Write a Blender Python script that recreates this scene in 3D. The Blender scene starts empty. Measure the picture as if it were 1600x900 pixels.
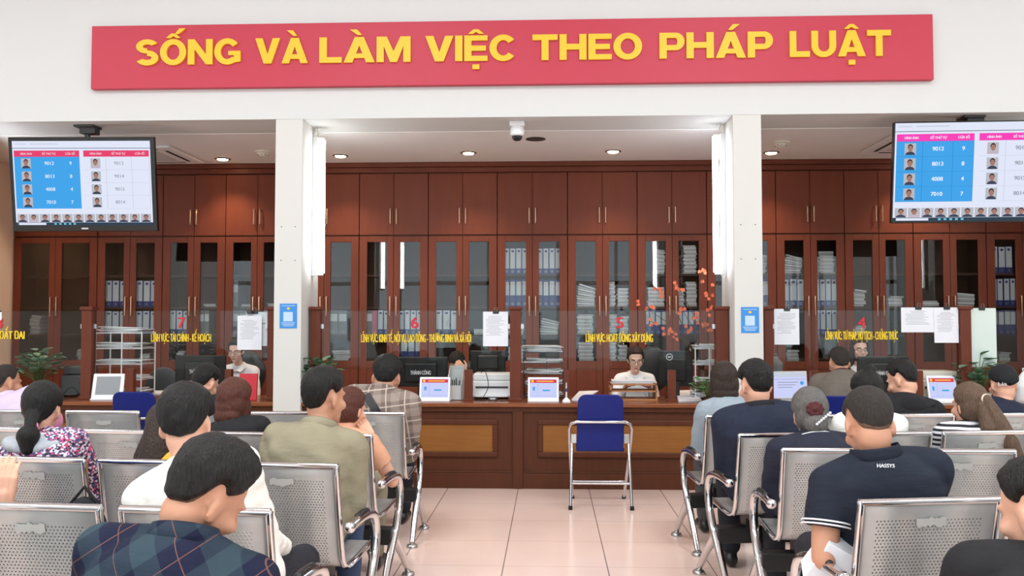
import bpy, bmesh, math, random
import numpy as np
from mathutils import Vector, Matrix, noise
R = math.radians
rnd = random.Random(7)
S = bpy.context.scene
C = S.collection
DG = bpy.context.evaluated_depsgraph_get

# ------------------------------------------------------------------ camera model (also used to place things by sight lines)
F, CAMH = 1396.0, 1.4
_yaw = math.atan(59 / F); _pit = math.atan(56.5 / math.hypot(F, 59))
_cy, _sy, _cp, _sp = math.cos(_yaw), math.sin(_yaw), math.cos(_pit), math.sin(_pit)
FW = Vector((-_sy * _cp, _cy * _cp, _sp)); RT = Vector((_cy, _sy, 0)); UP = Vector((_sy * _sp, -_cy * _sp, _cp))
def ray(u, v): return FW + RT * ((u - 800) / F) + UP * ((450 - v) / F)
def PY(u, v, Y):
    d = ray(u, v); t = Y / d.y
    return Vector((d.x * t, Y, CAMH + d.z * t))
def PZ(u, v, Z):
    d = ray(u, v); t = (Z - CAMH) / d.z
    return Vector((d.x * t, d.y * t, Z))
def XU(u, Y): return PY(u, 506, Y).x
def ZV(v, Y, u=830): return PY(u, v, Y).z

# ------------------------------------------------------------------ materials
def lin(c):
    c = c / 255.0
    return c / 12.92 if c <= 0.04045 else ((c + 0.055) / 1.055) ** 2.4
def col(r, g, b): return (lin(r), lin(g), lin(b), 1)
class NT:
    def __init__(s, name):
        s.m = bpy.data.materials.new(name); s.m.use_nodes = True
        s.t = s.m.node_tree; s.n = s.t.nodes; s.n.clear()
        s.out = s.n.new('ShaderNodeOutputMaterial')
    def node(s, typ, **kw):
        n = s.n.new(typ)
        for k, v in kw.items():
            if k in n.inputs: s.put(n.inputs[k], v)
            else: setattr(n, k, v)
        return n
    def put(s, sock, v):
        if isinstance(v, bpy.types.NodeSocket): s.t.links.new(v, sock)
        else: sock.default_value = v
    def math(s, op, a, b=0.0, c=0.0):
        n = s.n.new('ShaderNodeMath'); n.operation = op
        for i, v in enumerate((a, b, c)): s.put(n.inputs[i], v)
        return n.outputs[0]
    def mix(s, f, a, b):
        n = s.n.new('ShaderNodeMix'); n.data_type = 'RGBA'
        s.put(n.inputs['Factor'], f); s.put(n.inputs[6], a); s.put(n.inputs[7], b)
        return n.outputs[2]
    def coords(s, kind='Object', scale=(1, 1, 1), rot=(0, 0, 0)):
        c = s.n.new('ShaderNodeTexCoord')
        m = s.node('ShaderNodeMapping'); m.inputs['Scale'].default_value = scale; m.inputs['Rotation'].default_value = rot
        s.t.links.new(c.outputs[kind], m.inputs['Vector'])
        return m.outputs[0]
    def noise(s, vec, scale, detail=3, rough=.5):
        n = s.node('ShaderNodeTexNoise', Scale=scale, Detail=detail, Roughness=rough)
        s.t.links.new(vec, n.inputs['Vector']); return n.outputs['Fac']
    def sep(s, vec):
        n = s.n.new('ShaderNodeSeparateXYZ'); s.t.links.new(vec, n.inputs[0]); return n.outputs
    def bsdf(s, color, rough=.5, metal=0, bump=None, bstr=.3, bdist=.01, **kw):
        b = s.node('ShaderNodeBsdfPrincipled')
        s.put(b.inputs['Base Color'], color); s.put(b.inputs['Roughness'], rough); s.put(b.inputs['Metallic'], metal)
        for k, v in kw.items(): s.put(b.inputs[k.replace('_', ' ')], v)
        if bump is not None:
            n = s.node('ShaderNodeBump', Strength=bstr, Distance=bdist); s.t.links.new(bump, n.inputs['Height'])
            s.t.links.new(n.outputs[0], b.inputs['Normal'])
        return b.outputs[0]
    def done(s, sh): s.t.links.new(sh, s.out.inputs['Surface']); return s.m
def plain(name, c, rough=.5, metal=0, var=.06, vs=6, bs=0, bscale=60, **kw):
    t = NT(name); v = t.coords()
    n = t.noise(v, vs)
    d = tuple(x * (1 - var) for x in c[:3]) + (1,); e = tuple(min(1, x * (1 + var)) for x in c[:3]) + (1,)
    bump = t.noise(v, bscale, 2) if bs else None
    return t.done(t.bsdf(t.mix(n, d, e), rough, metal, bump, bs, .004, **kw))
def emit(name, c, st=1.0):
    t = NT(name); n = t.node('ShaderNodeEmission', Color=c, Strength=st); return t.done(n.outputs[0])
def wood(name, a, b, rough=.4, scale=(14, 14, 1.2), coat=.0, spec=.2):
    t = NT(name); v = t.coords('Object', scale)
    n = t.noise(v, 3, 6, .6); w = t.noise(t.coords('Object', (3, 3, .6)), 2, 2)
    f = t.math('MULTIPLY_ADD', n, .75, t.math('MULTIPLY', w, .35))
    return t.done(t.bsdf(t.mix(f, a, b), rough, 0, n, .06, .002, Coat_Weight=coat, Coat_Roughness=.2, Specular_IOR_Level=spec))
def glass(name, tint=(.93, .96, .95, 1), ior=1.45):
    t = NT(name)
    a = t.node('ShaderNodeBsdfTransparent', Color=tint); g = t.node('ShaderNodeBsdfGlossy', Color=(1, 1, 1, 1), Roughness=.0)
    f = t.node('ShaderNodeFresnel', IOR=ior); m = t.node('ShaderNodeMixShader')
    t.t.links.new(f.outputs[0], m.inputs[0]); t.t.links.new(a.outputs[0], m.inputs[1]); t.t.links.new(g.outputs[0], m.inputs[2])
    return t.done(m.outputs[0])
def perforated(name):
    t = NT(name)
    uv = t.n.new('ShaderNodeTexCoord').outputs['UV']; x, y, _ = t.sep(uv)
    p = .0125
    v = t.math('DIVIDE', y, p * .866); row = t.math('FLOOR', v)
    u = t.math('ADD', t.math('DIVIDE', x, p), t.math('MULTIPLY', t.math('MODULO', row, 2), .5))
    du = t.math('MULTIPLY', t.math('SUBTRACT', t.math('FRACT', u), .5), 1.0); dv = t.math('MULTIPLY', t.math('SUBTRACT', t.math('FRACT', v), .5), .866)
    d = t.math('ADD', t.math('MULTIPLY', du, du), t.math('MULTIPLY', dv, dv))
    hole = t.math('LESS_THAN', d, .04)
    inx = t.math('LESS_THAN', t.math('ABSOLUTE', x), .178)
    iny = t.math('MULTIPLY', t.math('GREATER_THAN', y, .075), t.math('LESS_THAN', y, .78))
    hole = t.math('MULTIPLY', hole, t.math('MULTIPLY', inx, iny))
    nz = t.noise(t.coords('Object', (3, 3, 3)), 4)
    b = t.bsdf(t.mix(nz, col(160, 162, 162), col(182, 183, 181)), .36, .45)
    tr = t.node('ShaderNodeBsdfTransparent'); m = t.node('ShaderNodeMixShader')
    t.put(m.inputs[0], hole); t.t.links.new(b, m.inputs[1]); t.t.links.new(tr.outputs[0], m.inputs[2])
    return t.done(m.outputs[0])
def fabric(name, c, c2=None, vs=9, rough=.85, bs=.25):
    t = NT(name); v = t.coords(); n = t.noise(v, vs, 4, .6)
    c2 = c2 or tuple(min(1, x * 1.25 + .002) for x in c[:3]) + (1,)
    fold = t.noise(t.coords('Object', (5, 5, 11)), 2.2, 3)
    return t.done(t.bsdf(t.mix(n, c, c2), rough, 0, fold, bs, .03, Specular_IOR_Level=.25))
def plaid(name, base, band, line, freq, rot, bandw=.42, linew=.009, amt=.8):
    t = NT(name); x, y, z = t.sep(t.coords('Object', (1, 1, 1), rot))
    out = None; bands = []; lines = []
    for q in (x, z):
        fu = t.math('FRACT', t.math('MULTIPLY', q, freq))
        bands.append(t.math('LESS_THAN', fu, bandw))
        lines.append(t.math('LESS_THAN', t.math('ABSOLUTE', t.math('SUBTRACT', fu, .5 + bandw / 2)), linew))
    f = t.math('MULTIPLY', t.math('ADD', bands[0], bands[1]), amt * .5)
    c = t.mix(f, base, band)
    c = t.mix(t.math('MULTIPLY', t.math('MAXIMUM', lines[0], lines[1]), .75), c, line)
    fold = t.noise(t.coords('Object', (5, 5, 11)), 2.2, 3)
    return t.done(t.bsdf(c, .85, 0, fold, .25, .03, Specular_IOR_Level=.2))
def stripes(name, a, b, freq, w=.5, axis=2):
    t = NT(name); q = t.sep(t.coords())[axis]
    f = t.math('LESS_THAN', t.math('FRACT', t.math('MULTIPLY', q, freq)), w)
    return t.done(t.bsdf(t.mix(f, a, b), .85))
def floral(name):
    t = NT(name); v = t.coords()
    vo = t.node('ShaderNodeTexVoronoi', Scale=120.0); t.t.links.new(v, vo.inputs['Vector'])
    r, g, b = t.sep(vo.outputs['Color'])
    c = t.mix(t.math('GREATER_THAN', r, .45), col(38, 32, 52), col(92, 78, 120))
    c = t.mix(t.math('GREATER_THAN', g, .62), c, col(205, 200, 214))
    c = t.mix(t.math('GREATER_THAN', b, .82), c, col(190, 70, 110))
    return t.done(t.bsdf(c, .8))
def hairmat(name, c, c2, rough=.5):
    t = NT(name); n = t.noise(t.coords('Object', (90, 90, 14)), 2, 4)
    return t.done(t.bsdf(t.mix(n, c, c2), rough, 0, n, .8, .012, Specular_IOR_Level=.3))
def skinmat(name, c):
    t = NT(name); n = t.noise(t.coords(), 14, 3)
    c2 = (c[0] * .9, c[1] * .82, c[2] * .8, 1)
    return t.done(t.bsdf(t.mix(n, c, c2), .55, 0, t.noise(t.coords(), 220, 2), .05, .002, Subsurface_Weight=.08, Subsurface_Radius=(.02, .008, .004)))

M = {}
def wallmat(name, c):
    t = NT(name); n = t.noise(t.coords(), .8, 3); n2 = t.noise(t.coords(), 130, 2)
    return t.done(t.bsdf(t.mix(n, tuple(x * .97 for x in c[:3]) + (1,), c), .75, 0, n2, .03, .002))
M['wall'] = wallmat('white_paint', col(213, 215, 214)); M['pillar'] = wallmat('cream_paint', col(214, 213, 208))
M['beige'] = wallmat('beige_paint', col(236, 208, 184)); M['ceil'] = wallmat('ceiling_paint', col(236, 235, 234))
t = NT('floor_tiles'); x, y, z = t.sep(t.coords())
def joint(q, off):
    f = t.math('FRACT', t.math('DIVIDE', t.math('SUBTRACT', q, off), .6))
    return t.math('MAXIMUM', t.math('LESS_THAN', f, .005), t.math('GREATER_THAN', f, .995))
jx = joint(x, -.271); jy = joint(y, 7.032)
tile = t.mix(t.noise(t.coords(), 3, 4), col(238, 207, 194), col(246, 218, 206))
cx = t.mix(t.math('MULTIPLY', jx, .8), tile, col(70, 60, 56)); cx = t.mix(t.math('MULTIPLY', jy, .38), cx, col(100, 84, 78))
M['floor'] = t.done(t.bsdf(cx, .16, 0, t.math('SUBTRACT', 1, t.math('MAXIMUM', jx, jy)), .15, .002, Specular_IOR_Level=.45))
M['wood'] = wood('dark_cherry_wood', col(84, 40, 27), col(112, 58, 40))
M['wood_door'] = wood('cherry_veneer', col(94, 45, 30), col(116, 60, 42), .5, (9, 9, .8))
M['wood_in'] = wood('cabinet_inside_wood', col(66, 46, 36), col(88, 64, 52), .6)
M['wood_desk'] = wood('counter_wood', col(104, 58, 36), col(146, 86, 52), .25, (2, 14, 14), .05, .25)
M['wood_front'] = wood('counter_front_wood', col(68, 36, 21), col(94, 52, 32), .45, (12, 12, 1.4))
M['veneer'] = wood('oak_veneer', col(116, 70, 30), col(152, 100, 50), .4, (1.4, 10, 16))
M['wood_tray'] = wood('tan_wood', col(150, 96, 60), col(190, 132, 88), .5, (2, 12, 12))
M['brass'] = plain('satin_handle', col(206, 186, 160), .3, .9)
M['chrome'] = plain('polished_chrome', col(208, 208, 210), .1, 1.0, .02)
M['steel'] = plain('brushed_steel', col(186, 186, 184), .28, .9)
M['perf'] = perforated('perforated_steel')
M['black'] = plain('black_plastic', col(22, 22, 23), .38); M['blackmetal'] = plain('black_metal', col(30, 31, 31), .45, .3)
M['rubber'] = plain('black_rubber', col(16, 16, 16), .8); M['dgrey'] = plain('dark_grey_plastic', col(58, 60, 62), .5)
M['grey'] = plain('grey_plastic', col(128, 130, 130), .5); M['lgrey'] = plain('light_grey_plastic', col(196, 198, 198), .45)
M['white'] = plain('white_plastic', col(232, 233, 234), .4, 0, .02); M['cream'] = plain('cream_plastic', col(226, 222, 208), .45, 0, .02)
M['paper'] = plain('white_paper', col(226, 228, 234), .85, 0, .04); M['paper2'] = plain('old_paper', col(196, 194, 192), .9, 0, .12, 14)
M['palesheet'] = plain('pale_green_sheet', col(206, 220, 212), .7, 0, .03); M['residue'] = plain('paper_residue', col(172, 172, 168), .9, 0, .06)
M['ink'] = plain('grey_ink', col(120, 124, 134), .9)
M['bind_blue'] = plain('binder_blue', col(38, 60, 128), .5); M['bind_white'] = plain('binder_label', col(214, 220, 226), .7)
M['bind_grey'] = plain('binder_grey', col(120, 122, 124), .6); M['bind_pink'] = plain('binder_pink', col(196, 120, 140), .6)
M['blue_seat'] = plain('blue_vinyl', col(24, 36, 112), .45, 0, .05, Specular_IOR_Level=.25); M['red'] = plain('red_plastic', col(196, 30, 44), .45)
M['red_sign'] = plain('red_sign_board', col(188, 48, 70), .5, 0, .03); M['yellow'] = plain('yellow_sign_letter', col(246, 190, 30), .45, 0, .02)
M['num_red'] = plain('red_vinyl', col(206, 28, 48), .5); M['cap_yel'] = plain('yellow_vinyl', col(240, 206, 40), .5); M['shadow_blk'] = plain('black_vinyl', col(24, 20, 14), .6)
M['qr_blue'] = plain('blue_poster', col(52, 138, 214), .5, 0, .03); M['pale'] = plain('pale_print', col(190, 214, 236), .6)
M['glass'] = glass('clear_glass', (.95, .97, .965, 1), 1.22); M['cab_glass'] = glass('cabinet_glass', (.9, .9, .89, 1), 1.4)
M['leaf'] = plain('leaf_green', col(76, 116, 66), .45, 0, .35, 12); M['leaf2'] = plain('grey_green_leaf', col(104, 136, 106), .45, 0, .3, 12)
M['stem'] = plain('stem_green', col(86, 98, 50), .7); M['twig'] = plain('brown_twig', col(76, 50, 34), .8)
M['blossom'] = plain('orange_blossom', col(226, 112, 74), .6, 0, .25, 40)
M['pot'] = plain('white_ceramic', col(226, 226, 222), .25); M['pot2'] = plain('brown_ceramic', col(86, 58, 44), .35); M['soil'] = plain('dark_soil', col(40, 30, 24), .95)
M['tube'] = emit('fluorescent_tube', (.95, 1, .98, 1), 26); M['tube2'] = emit('cool_fluorescent_tube', (.9, .93, 1, 1), 26)
M['lamp'] = emit('warm_downlight_lamp', (1, .62, .32, 1), 30)
M['hole'] = plain('dark_opening', col(10, 10, 10), .9)
M['scr_white'] = emit('screen_white', col(226, 232, 250), 1.0); M['scr_blue'] = emit('screen_blue', col(70, 166, 236), 1.0); M['scr_pink'] = emit('screen_pink', col(232, 70, 112), 1.0)
M['scr_mag'] = emit('screen_magenta', col(250, 70, 186), 1.0); M['scr_grey'] = emit('screen_grey', col(176, 184, 200), 1.0); M['scr_dark'] = emit('screen_taskbar', col(54, 70, 84), 1.0)
M['scr_txt'] = emit('screen_text_white', col(240, 246, 255), 1.0); M['scr_gtxt'] = emit('screen_text_grey', col(150, 154, 164), 1.0)
M['scr_line'] = emit('screen_rule', col(200, 206, 222), 1.0); M['scr_bline'] = emit('screen_blue_rule', col(50, 136, 206), 1.0); M['scr_lcd'] = plain('grey_lcd', col(132, 138, 142), .35)
M['scr_face'] = emit('photo_skin', col(176, 130, 118), .9); M['scr_hair'] = emit('photo_hair', col(44, 34, 40), .9); M['scr_cloth'] = emit('photo_clothes', col(70, 76, 96), .9); M['scr_cloth2'] = emit('photo_pale_clothes', col(206, 190, 204), .9)
M['scr_photo'] = emit('photo_backdrop', col(196, 196, 204), .9); M['scr_red'] = emit('screen_red', col(226, 64, 84), 1.0); M['scr_yel'] = emit('screen_yellow', col(250, 210, 90), 1.0); M['scr_lav'] = emit('screen_lavender', col(204, 210, 250), 1.0); M['scr_dots'] = emit('screen_icons', col(120, 200, 230), 1.0)
M['tvback'] = plain('tv_black', col(16, 15, 16), .25)
M['skin'] = skinmat('skin_light', col(222, 172, 146)); M['skin2'] = skinmat('skin_tan', col(196, 146, 118)); M['skin3'] = skinmat('skin_fair', col(232, 190, 170))
M['h_black'] = hairmat('black_hair', col(9, 9, 9), col(26, 24, 23)); M['h_dark'] = hairmat('dark_brown_hair', col(30, 22, 19), col(62, 46, 38)); M['h_red'] = hairmat('red_brown_hair', col(52, 26, 20), col(104, 58, 44))
M['h_brown'] = hairmat('brown_hair', col(62, 46, 36), col(118, 94, 76)); M['h_grey'] = hairmat('grey_hair', col(56, 54, 52), col(124, 120, 116)); M['h_nape'] = hairmat('clipped_nape_hair', col(40, 33, 29), col(66, 54, 46), .75); M['h_fade'] = hairmat('faded_hair', col(96, 74, 62), col(128, 100, 84), .75); M['h_buzz'] = hairmat('cropped_hair', col(32, 28, 26), col(58, 51, 46), .7)
M['eye'] = plain('dark_eye', col(26, 20, 18), .2); M['eyew'] = plain('eye_white', col(222, 216, 212), .3); M['lip'] = plain('lip', col(176, 96, 92), .5)
# ------------------------------------------------------------------ mesh builder
ORG = {}
class MB:
    def __init__(s): s.v = []; s.f = []; s.mi = []; s.uv = None; s.cur = 0
    def add(s, vs, fs):
        b = len(s.v); s.v.extend(tuple(v) for v in vs)
        for f in fs: s.f.append(tuple(i + b for i in f)); s.mi.append(s.cur)
        return s
    def mat(s, i): s.cur = i; return s
    def box(s, x0, x1, y0, y1, z0, z1):
        x0, x1 = min(x0, x1), max(x0, x1); y0, y1 = min(y0, y1), max(y0, y1); z0, z1 = min(z0, z1), max(z0, z1)
        return s.add([(x0, y0, z0), (x1, y0, z0), (x1, y1, z0), (x0, y1, z0), (x0, y0, z1), (x1, y0, z1), (x1, y1, z1), (x0, y1, z1)],
                     [(0, 3, 2, 1), (4, 5, 6, 7), (0, 1, 5, 4), (1, 2, 6, 5), (2, 3, 7, 6), (3, 0, 4, 7)])
    def obox(s, c, size, mat):                      # oriented box: mat is a 3x3
        hx, hy, hz = size[0] / 2, size[1] / 2, size[2] / 2
        P = [(-hx, -hy, -hz), (hx, -hy, -hz), (hx, hy, -hz), (-hx, hy, -hz), (-hx, -hy, hz), (hx, -hy, hz), (hx, hy, hz), (-hx, hy, hz)]
        c = Vector(c)
        return s.add([c + mat @ Vector(p) for p in P], [(0, 3, 2, 1), (4, 5, 6, 7), (0, 1, 5, 4), (1, 2, 6, 5), (2, 3, 7, 6), (3, 0, 4, 7)])
    def tube(s, pts, r, n=10, cap=True, closed=False):
        pts = [Vector(p) for p in pts]; N = len(pts); rs = r if isinstance(r, (list, tuple)) else [r] * N
        rings = []; pu = None
        for i, p in enumerate(pts):
            a = pts[(i - 1) % N] if (i > 0 or closed) else p; b = pts[(i + 1) % N] if (i < N - 1 or closed) else p
            d = (b - a).normalized()
            if pu is None:
                ref = Vector((0, 0, 1)) if abs(d.z) < .9 else Vector((1, 0, 0)); u = d.cross(ref).normalized()
            else:
                u = pu - d * pu.dot(d); u = u.normalized() if u.length > 1e-6 else d.orthogonal().normalized()
            pu = u; w = d.cross(u)
            rings.append([p + (u * math.cos(2 * math.pi * k / n) + w * math.sin(2 * math.pi * k / n)) * rs[i] for k in range(n)])
        return s.loft(rings, cap and not closed, closed)
    def loft(s, rings, cap=True, closed=False):
        n = len(rings[0]); vs = [q for r in rings for q in r]; fs = []
        m = len(rings)
        for i in range(m if closed else m - 1):
            for k in range(n):
                a = i * n + k; b = i * n + (k + 1) % n; c = ((i + 1) % m) * n + (k + 1) % n; d = ((i + 1) % m) * n + k
                fs.append((a, b, c, d))
        if cap: fs.append(tuple(reversed(range(n)))); fs.append(tuple((m - 1) * n + k for k in range(n)))
        return s.add(vs, fs)
    def lathe(s, c, prof, n=24):                    # prof: (r, z) list about the vertical axis through c
        c = Vector(c)
        return s.loft([[c + Vector((r * math.cos(2 * math.pi * k / n), r * math.sin(2 * math.pi * k / n), z)) for k in range(n)] for r, z in prof])
    def prism(s, poly, o, ax, ay, depth):           # extrude a 2-D outline
        o = Vector(o); ax = Vector(ax); ay = Vector(ay); az = ax.cross(ay).normalized() * depth; n = len(poly)
        A = [o + ax * p[0] + ay * p[1] for p in poly]
        return s.add(A + [a + az for a in A], [tuple(reversed(range(n))), tuple(range(n, 2 * n))] + [(i, (i + 1) % n, (i + 1) % n + n, i + n) for i in range(n)])
    def quad(s, a, b, c, d): return s.add([a, b, c, d], [(0, 1, 2, 3)])
    def ball(s, c, r, nu=14, nv=9):
        c = Vector(c); r = r if isinstance(r, (tuple, list)) else (r, r, r)
        rings = []
        for j in range(nv + 1):
            t = math.pi * (j + .02) / (nv + .04)
            rings.append([c + Vector((r[0] * math.sin(t) * math.cos(2 * math.pi * k / nu), r[1] * math.sin(t) * math.sin(2 * math.pi * k / nu), -r[2] * math.cos(t))) for k in range(nu)])
        return s.loft(rings)
    def geo(s, vf, o=(0, 0, 0), ax=(1, 0, 0), ay=(0, 0, 1), az=None):   # planar geometry (x,y,z) on axes
        o = Vector(o); ax = Vector(ax); ay = Vector(ay); az = Vector(az) if az else ax.cross(ay)
        return s.add([o + ax * v[0] + ay * v[1] + az * v[2] for v in vf[0]], vf[1])
    def build(s, name, mats, parent=None, smooth=None, bevel=0, seg=2, local=False):
        m = bpy.data.meshes.new(name)
        off = ORG.get(parent.name, Vector((0, 0, 0))) if (parent and not local) else Vector((0, 0, 0))
        m.from_pydata([(v[0] - off.x, v[1] - off.y, v[2] - off.z) for v in s.v], [], s.f)
        if not isinstance(mats, (list, tuple)): mats = [mats]
        for q in mats: m.materials.append(M[q] if isinstance(q, str) else q)
        if len(mats) > 1: m.polygons.foreach_set('material_index', s.mi)
        if s.uv:
            l = m.uv_layers.new(name='UVMap')
            for li, lo in enumerate(m.loops): l.data[li].uv = s.uv[lo.vertex_index]
        bm = bmesh.new(); bm.from_mesh(m); bmesh.ops.recalc_face_normals(bm, faces=bm.faces); bm.to_mesh(m); bm.free()
        if smooth is not None:
            m.polygons.foreach_set('use_smooth', [True] * len(m.polygons))
            if smooth < 180: m.set_sharp_from_angle(angle=R(smooth))
        m.update()
        o = bpy.data.objects.new(name, m); C.objects.link(o)
        if parent: o.parent = parent; ORG[o.name] = off
        if bevel:
            b = o.modifiers.new('bevel', 'BEVEL'); b.width = bevel; b.segments = seg; b.limit_method = 'ANGLE'; b.angle_limit = R(40)
        return o
def tag(o, label, cat, group=None, kind=None):
    if label: o['label'] = label
    if cat: o['category'] = cat
    if group: o['group'] = group
    if kind: o['kind'] = kind
    return o
def thing(name, label, cat, loc=(0, 0, 0), rz=0, group=None, local=False):
    o = bpy.data.objects.new(name, None); C.objects.link(o); o.location = loc; o.rotation_euler = (0, 0, rz)
    o.empty_display_size = .05
    ORG[o.name] = Vector((0, 0, 0)) if local else Vector(loc)
    return tag(o, label, cat, group)
def struct(o): o['kind'] = 'structure'; return o
def dup(root, loc, rz, label=None, group=None):
    r = root.copy(); C.objects.link(r); r.location = loc; r.rotation_euler = (0, 0, rz)
    if label: r['label'] = label
    if group: r['group'] = group
    def rec(src, dst):
        for ch in src.children:
            c = ch.copy(); C.objects.link(c); c.parent = dst; rec(ch, c)
    rec(root, r)
    return r
ORD = 'first second third fourth fifth sixth seventh eighth ninth tenth eleventh twelfth thirteenth fourteenth fifteenth sixteenth'.split()

# ------------------------------------------------------------------ lettering
_tc = {}
def text_geo(body, extrude=0, bold=0.0):
    k = (body, extrude, bold)
    if k in _tc: return _tc[k]
    c = bpy.data.curves.new('lettering', 'FONT'); c.body = body; c.size = 1; c.extrude = extrude; c.offset = bold; c.resolution_u = 4
    o = bpy.data.objects.new('lettering', c); C.objects.link(o)
    m = bpy.data.meshes.new_from_object(o.evaluated_get(DG()))
    V = [tuple(v.co) for v in m.vertices]; Fc = [tuple(p.vertices) for p in m.polygons]
    bpy.data.objects.remove(o); bpy.data.curves.remove(c); bpy.data.meshes.remove(m)
    _tc[k] = (V, Fc); return _tc[k]
def heavy(body, wt, extrude=0, off=.0):          # heavier strokes: the same outline laid side by side
    V, Fc = text_geo(body, extrude, off); vs, fs = [], []
    n = 5
    for k in range(n):
        dx = wt * (2 * k / (n - 1) - 1); b = len(vs)
        vs += [(v[0] + dx, v[1], v[2] + .0004 * (k if v[2] >= 0 else -k)) for v in V]; fs += [tuple(i + b for i in f) for f in Fc]
    return vs, fs
def fit_text(body, cx, cy, h, w=None, bold=0.0, extrude=0, anchor='c'):   # cap height h, total width w, centred on cx, caps from cy-h/2 to cy+h/2
    V, Fc = heavy(body, bold, extrude) if bold else text_geo(body, extrude)
    if not V: return ([], [])
    x0 = min(v[0] for v in V); x1 = max(v[0] for v in V); sy = h / .69
    sx = (w / (x1 - x0)) if w else sy
    ox = cx - (x0 + x1) / 2 * sx if anchor == 'c' else cx - x0 * sx
    oy = cy - .345 * sy
    return ([(v[0] * sx + ox, v[1] * sy + oy, v[2]) for v in V], Fc)

# ------------------------------------------------------------------ the room
FY = 7.6            # face of the front wall and its pillars
BY = 9.7            # doors of the cabinets along the back
TOPZ = 3.178
b = MB().box(-9, 9, -8, 12, -.1, 0); o = struct(b.build('floor', 'floor'))
# front wall over the openings
struct(MB().box(-9, 9, FY, FY + .56, TOPZ, 5.4).build('wall_front', 'wall'))
struct(MB().box(-9, -5.45, FY, FY + .55, 0, TOPZ).build('wall_front_side', 'wall'))
struct(MB().box(5.15, 9, FY, FY + .55, 0, TOPZ).build('wall_front_side', 'wall'))
for nm, x0, x1 in (('pillar', -2.375, -2.135), ('pillar', 1.555, 1.795), ('pillar', -5.45, -5.2), ('pillar', 4.9, 5.15)):
    struct(MB().box(x0, x1, FY, FY + .55, 0, TOPZ).build(nm, 'pillar', bevel=.006))
# alcove
struct(MB().box(-6.0, 7, FY + .55, 10.3, 3.172, 3.3).build("ceiling", "ceil"))
struct(MB().box(-6.1, -5.99, FY + .55, 10.3, 0, 3.3).build('wall_left', 'beige'))
struct(MB().box(6.5, 6.6, FY + .55, 10.3, 0, 3.3).build('wall_right', 'beige'))
struct(MB().box(-6.1, 6.6, 10.3, 10.4, 0, 3.3).build('wall_back', 'beige'))
# hall shell behind the viewer
struct(MB().box(-9.1, -9, -8, FY + .3, 0, 5.5).build('wall_hall_left', 'wall'))
struct(MB().box(9, 9.1, -8, FY + .3, 0, 5.5).build('wall_hall_right', 'wall'))
struct(MB().box(-9.1, 9.1, -8.1, FY + .4, 5.4, 5.5).build('ceiling_hall', 'ceil'))
struct(MB().box(-9, 9, -8.15, -8, 0, .5).build('wall_rear', 'wall'))
fr = MB()
for i in range(10): fr.box(-9 + i * 1.98, -8.9 + i * 1.98, -8.12, -8.0, .5, 5.4)
fr.box(-9, 9, -8.12, -8.0, 2.6, 2.72)
struct(fr.build('window_1', 'wall'))
# small drill marks on the pillars
for x0, zs in ((-2.255, (2.24, 1.95)), (1.675, (2.24, 1.95))):
    for z in zs:
        for dx in (-.06, .06):
            struct(MB().ball((x0 + dx, FY, z), (.006, .002, .006), 8, 5).build('trim_1', 'ink'))

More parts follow.
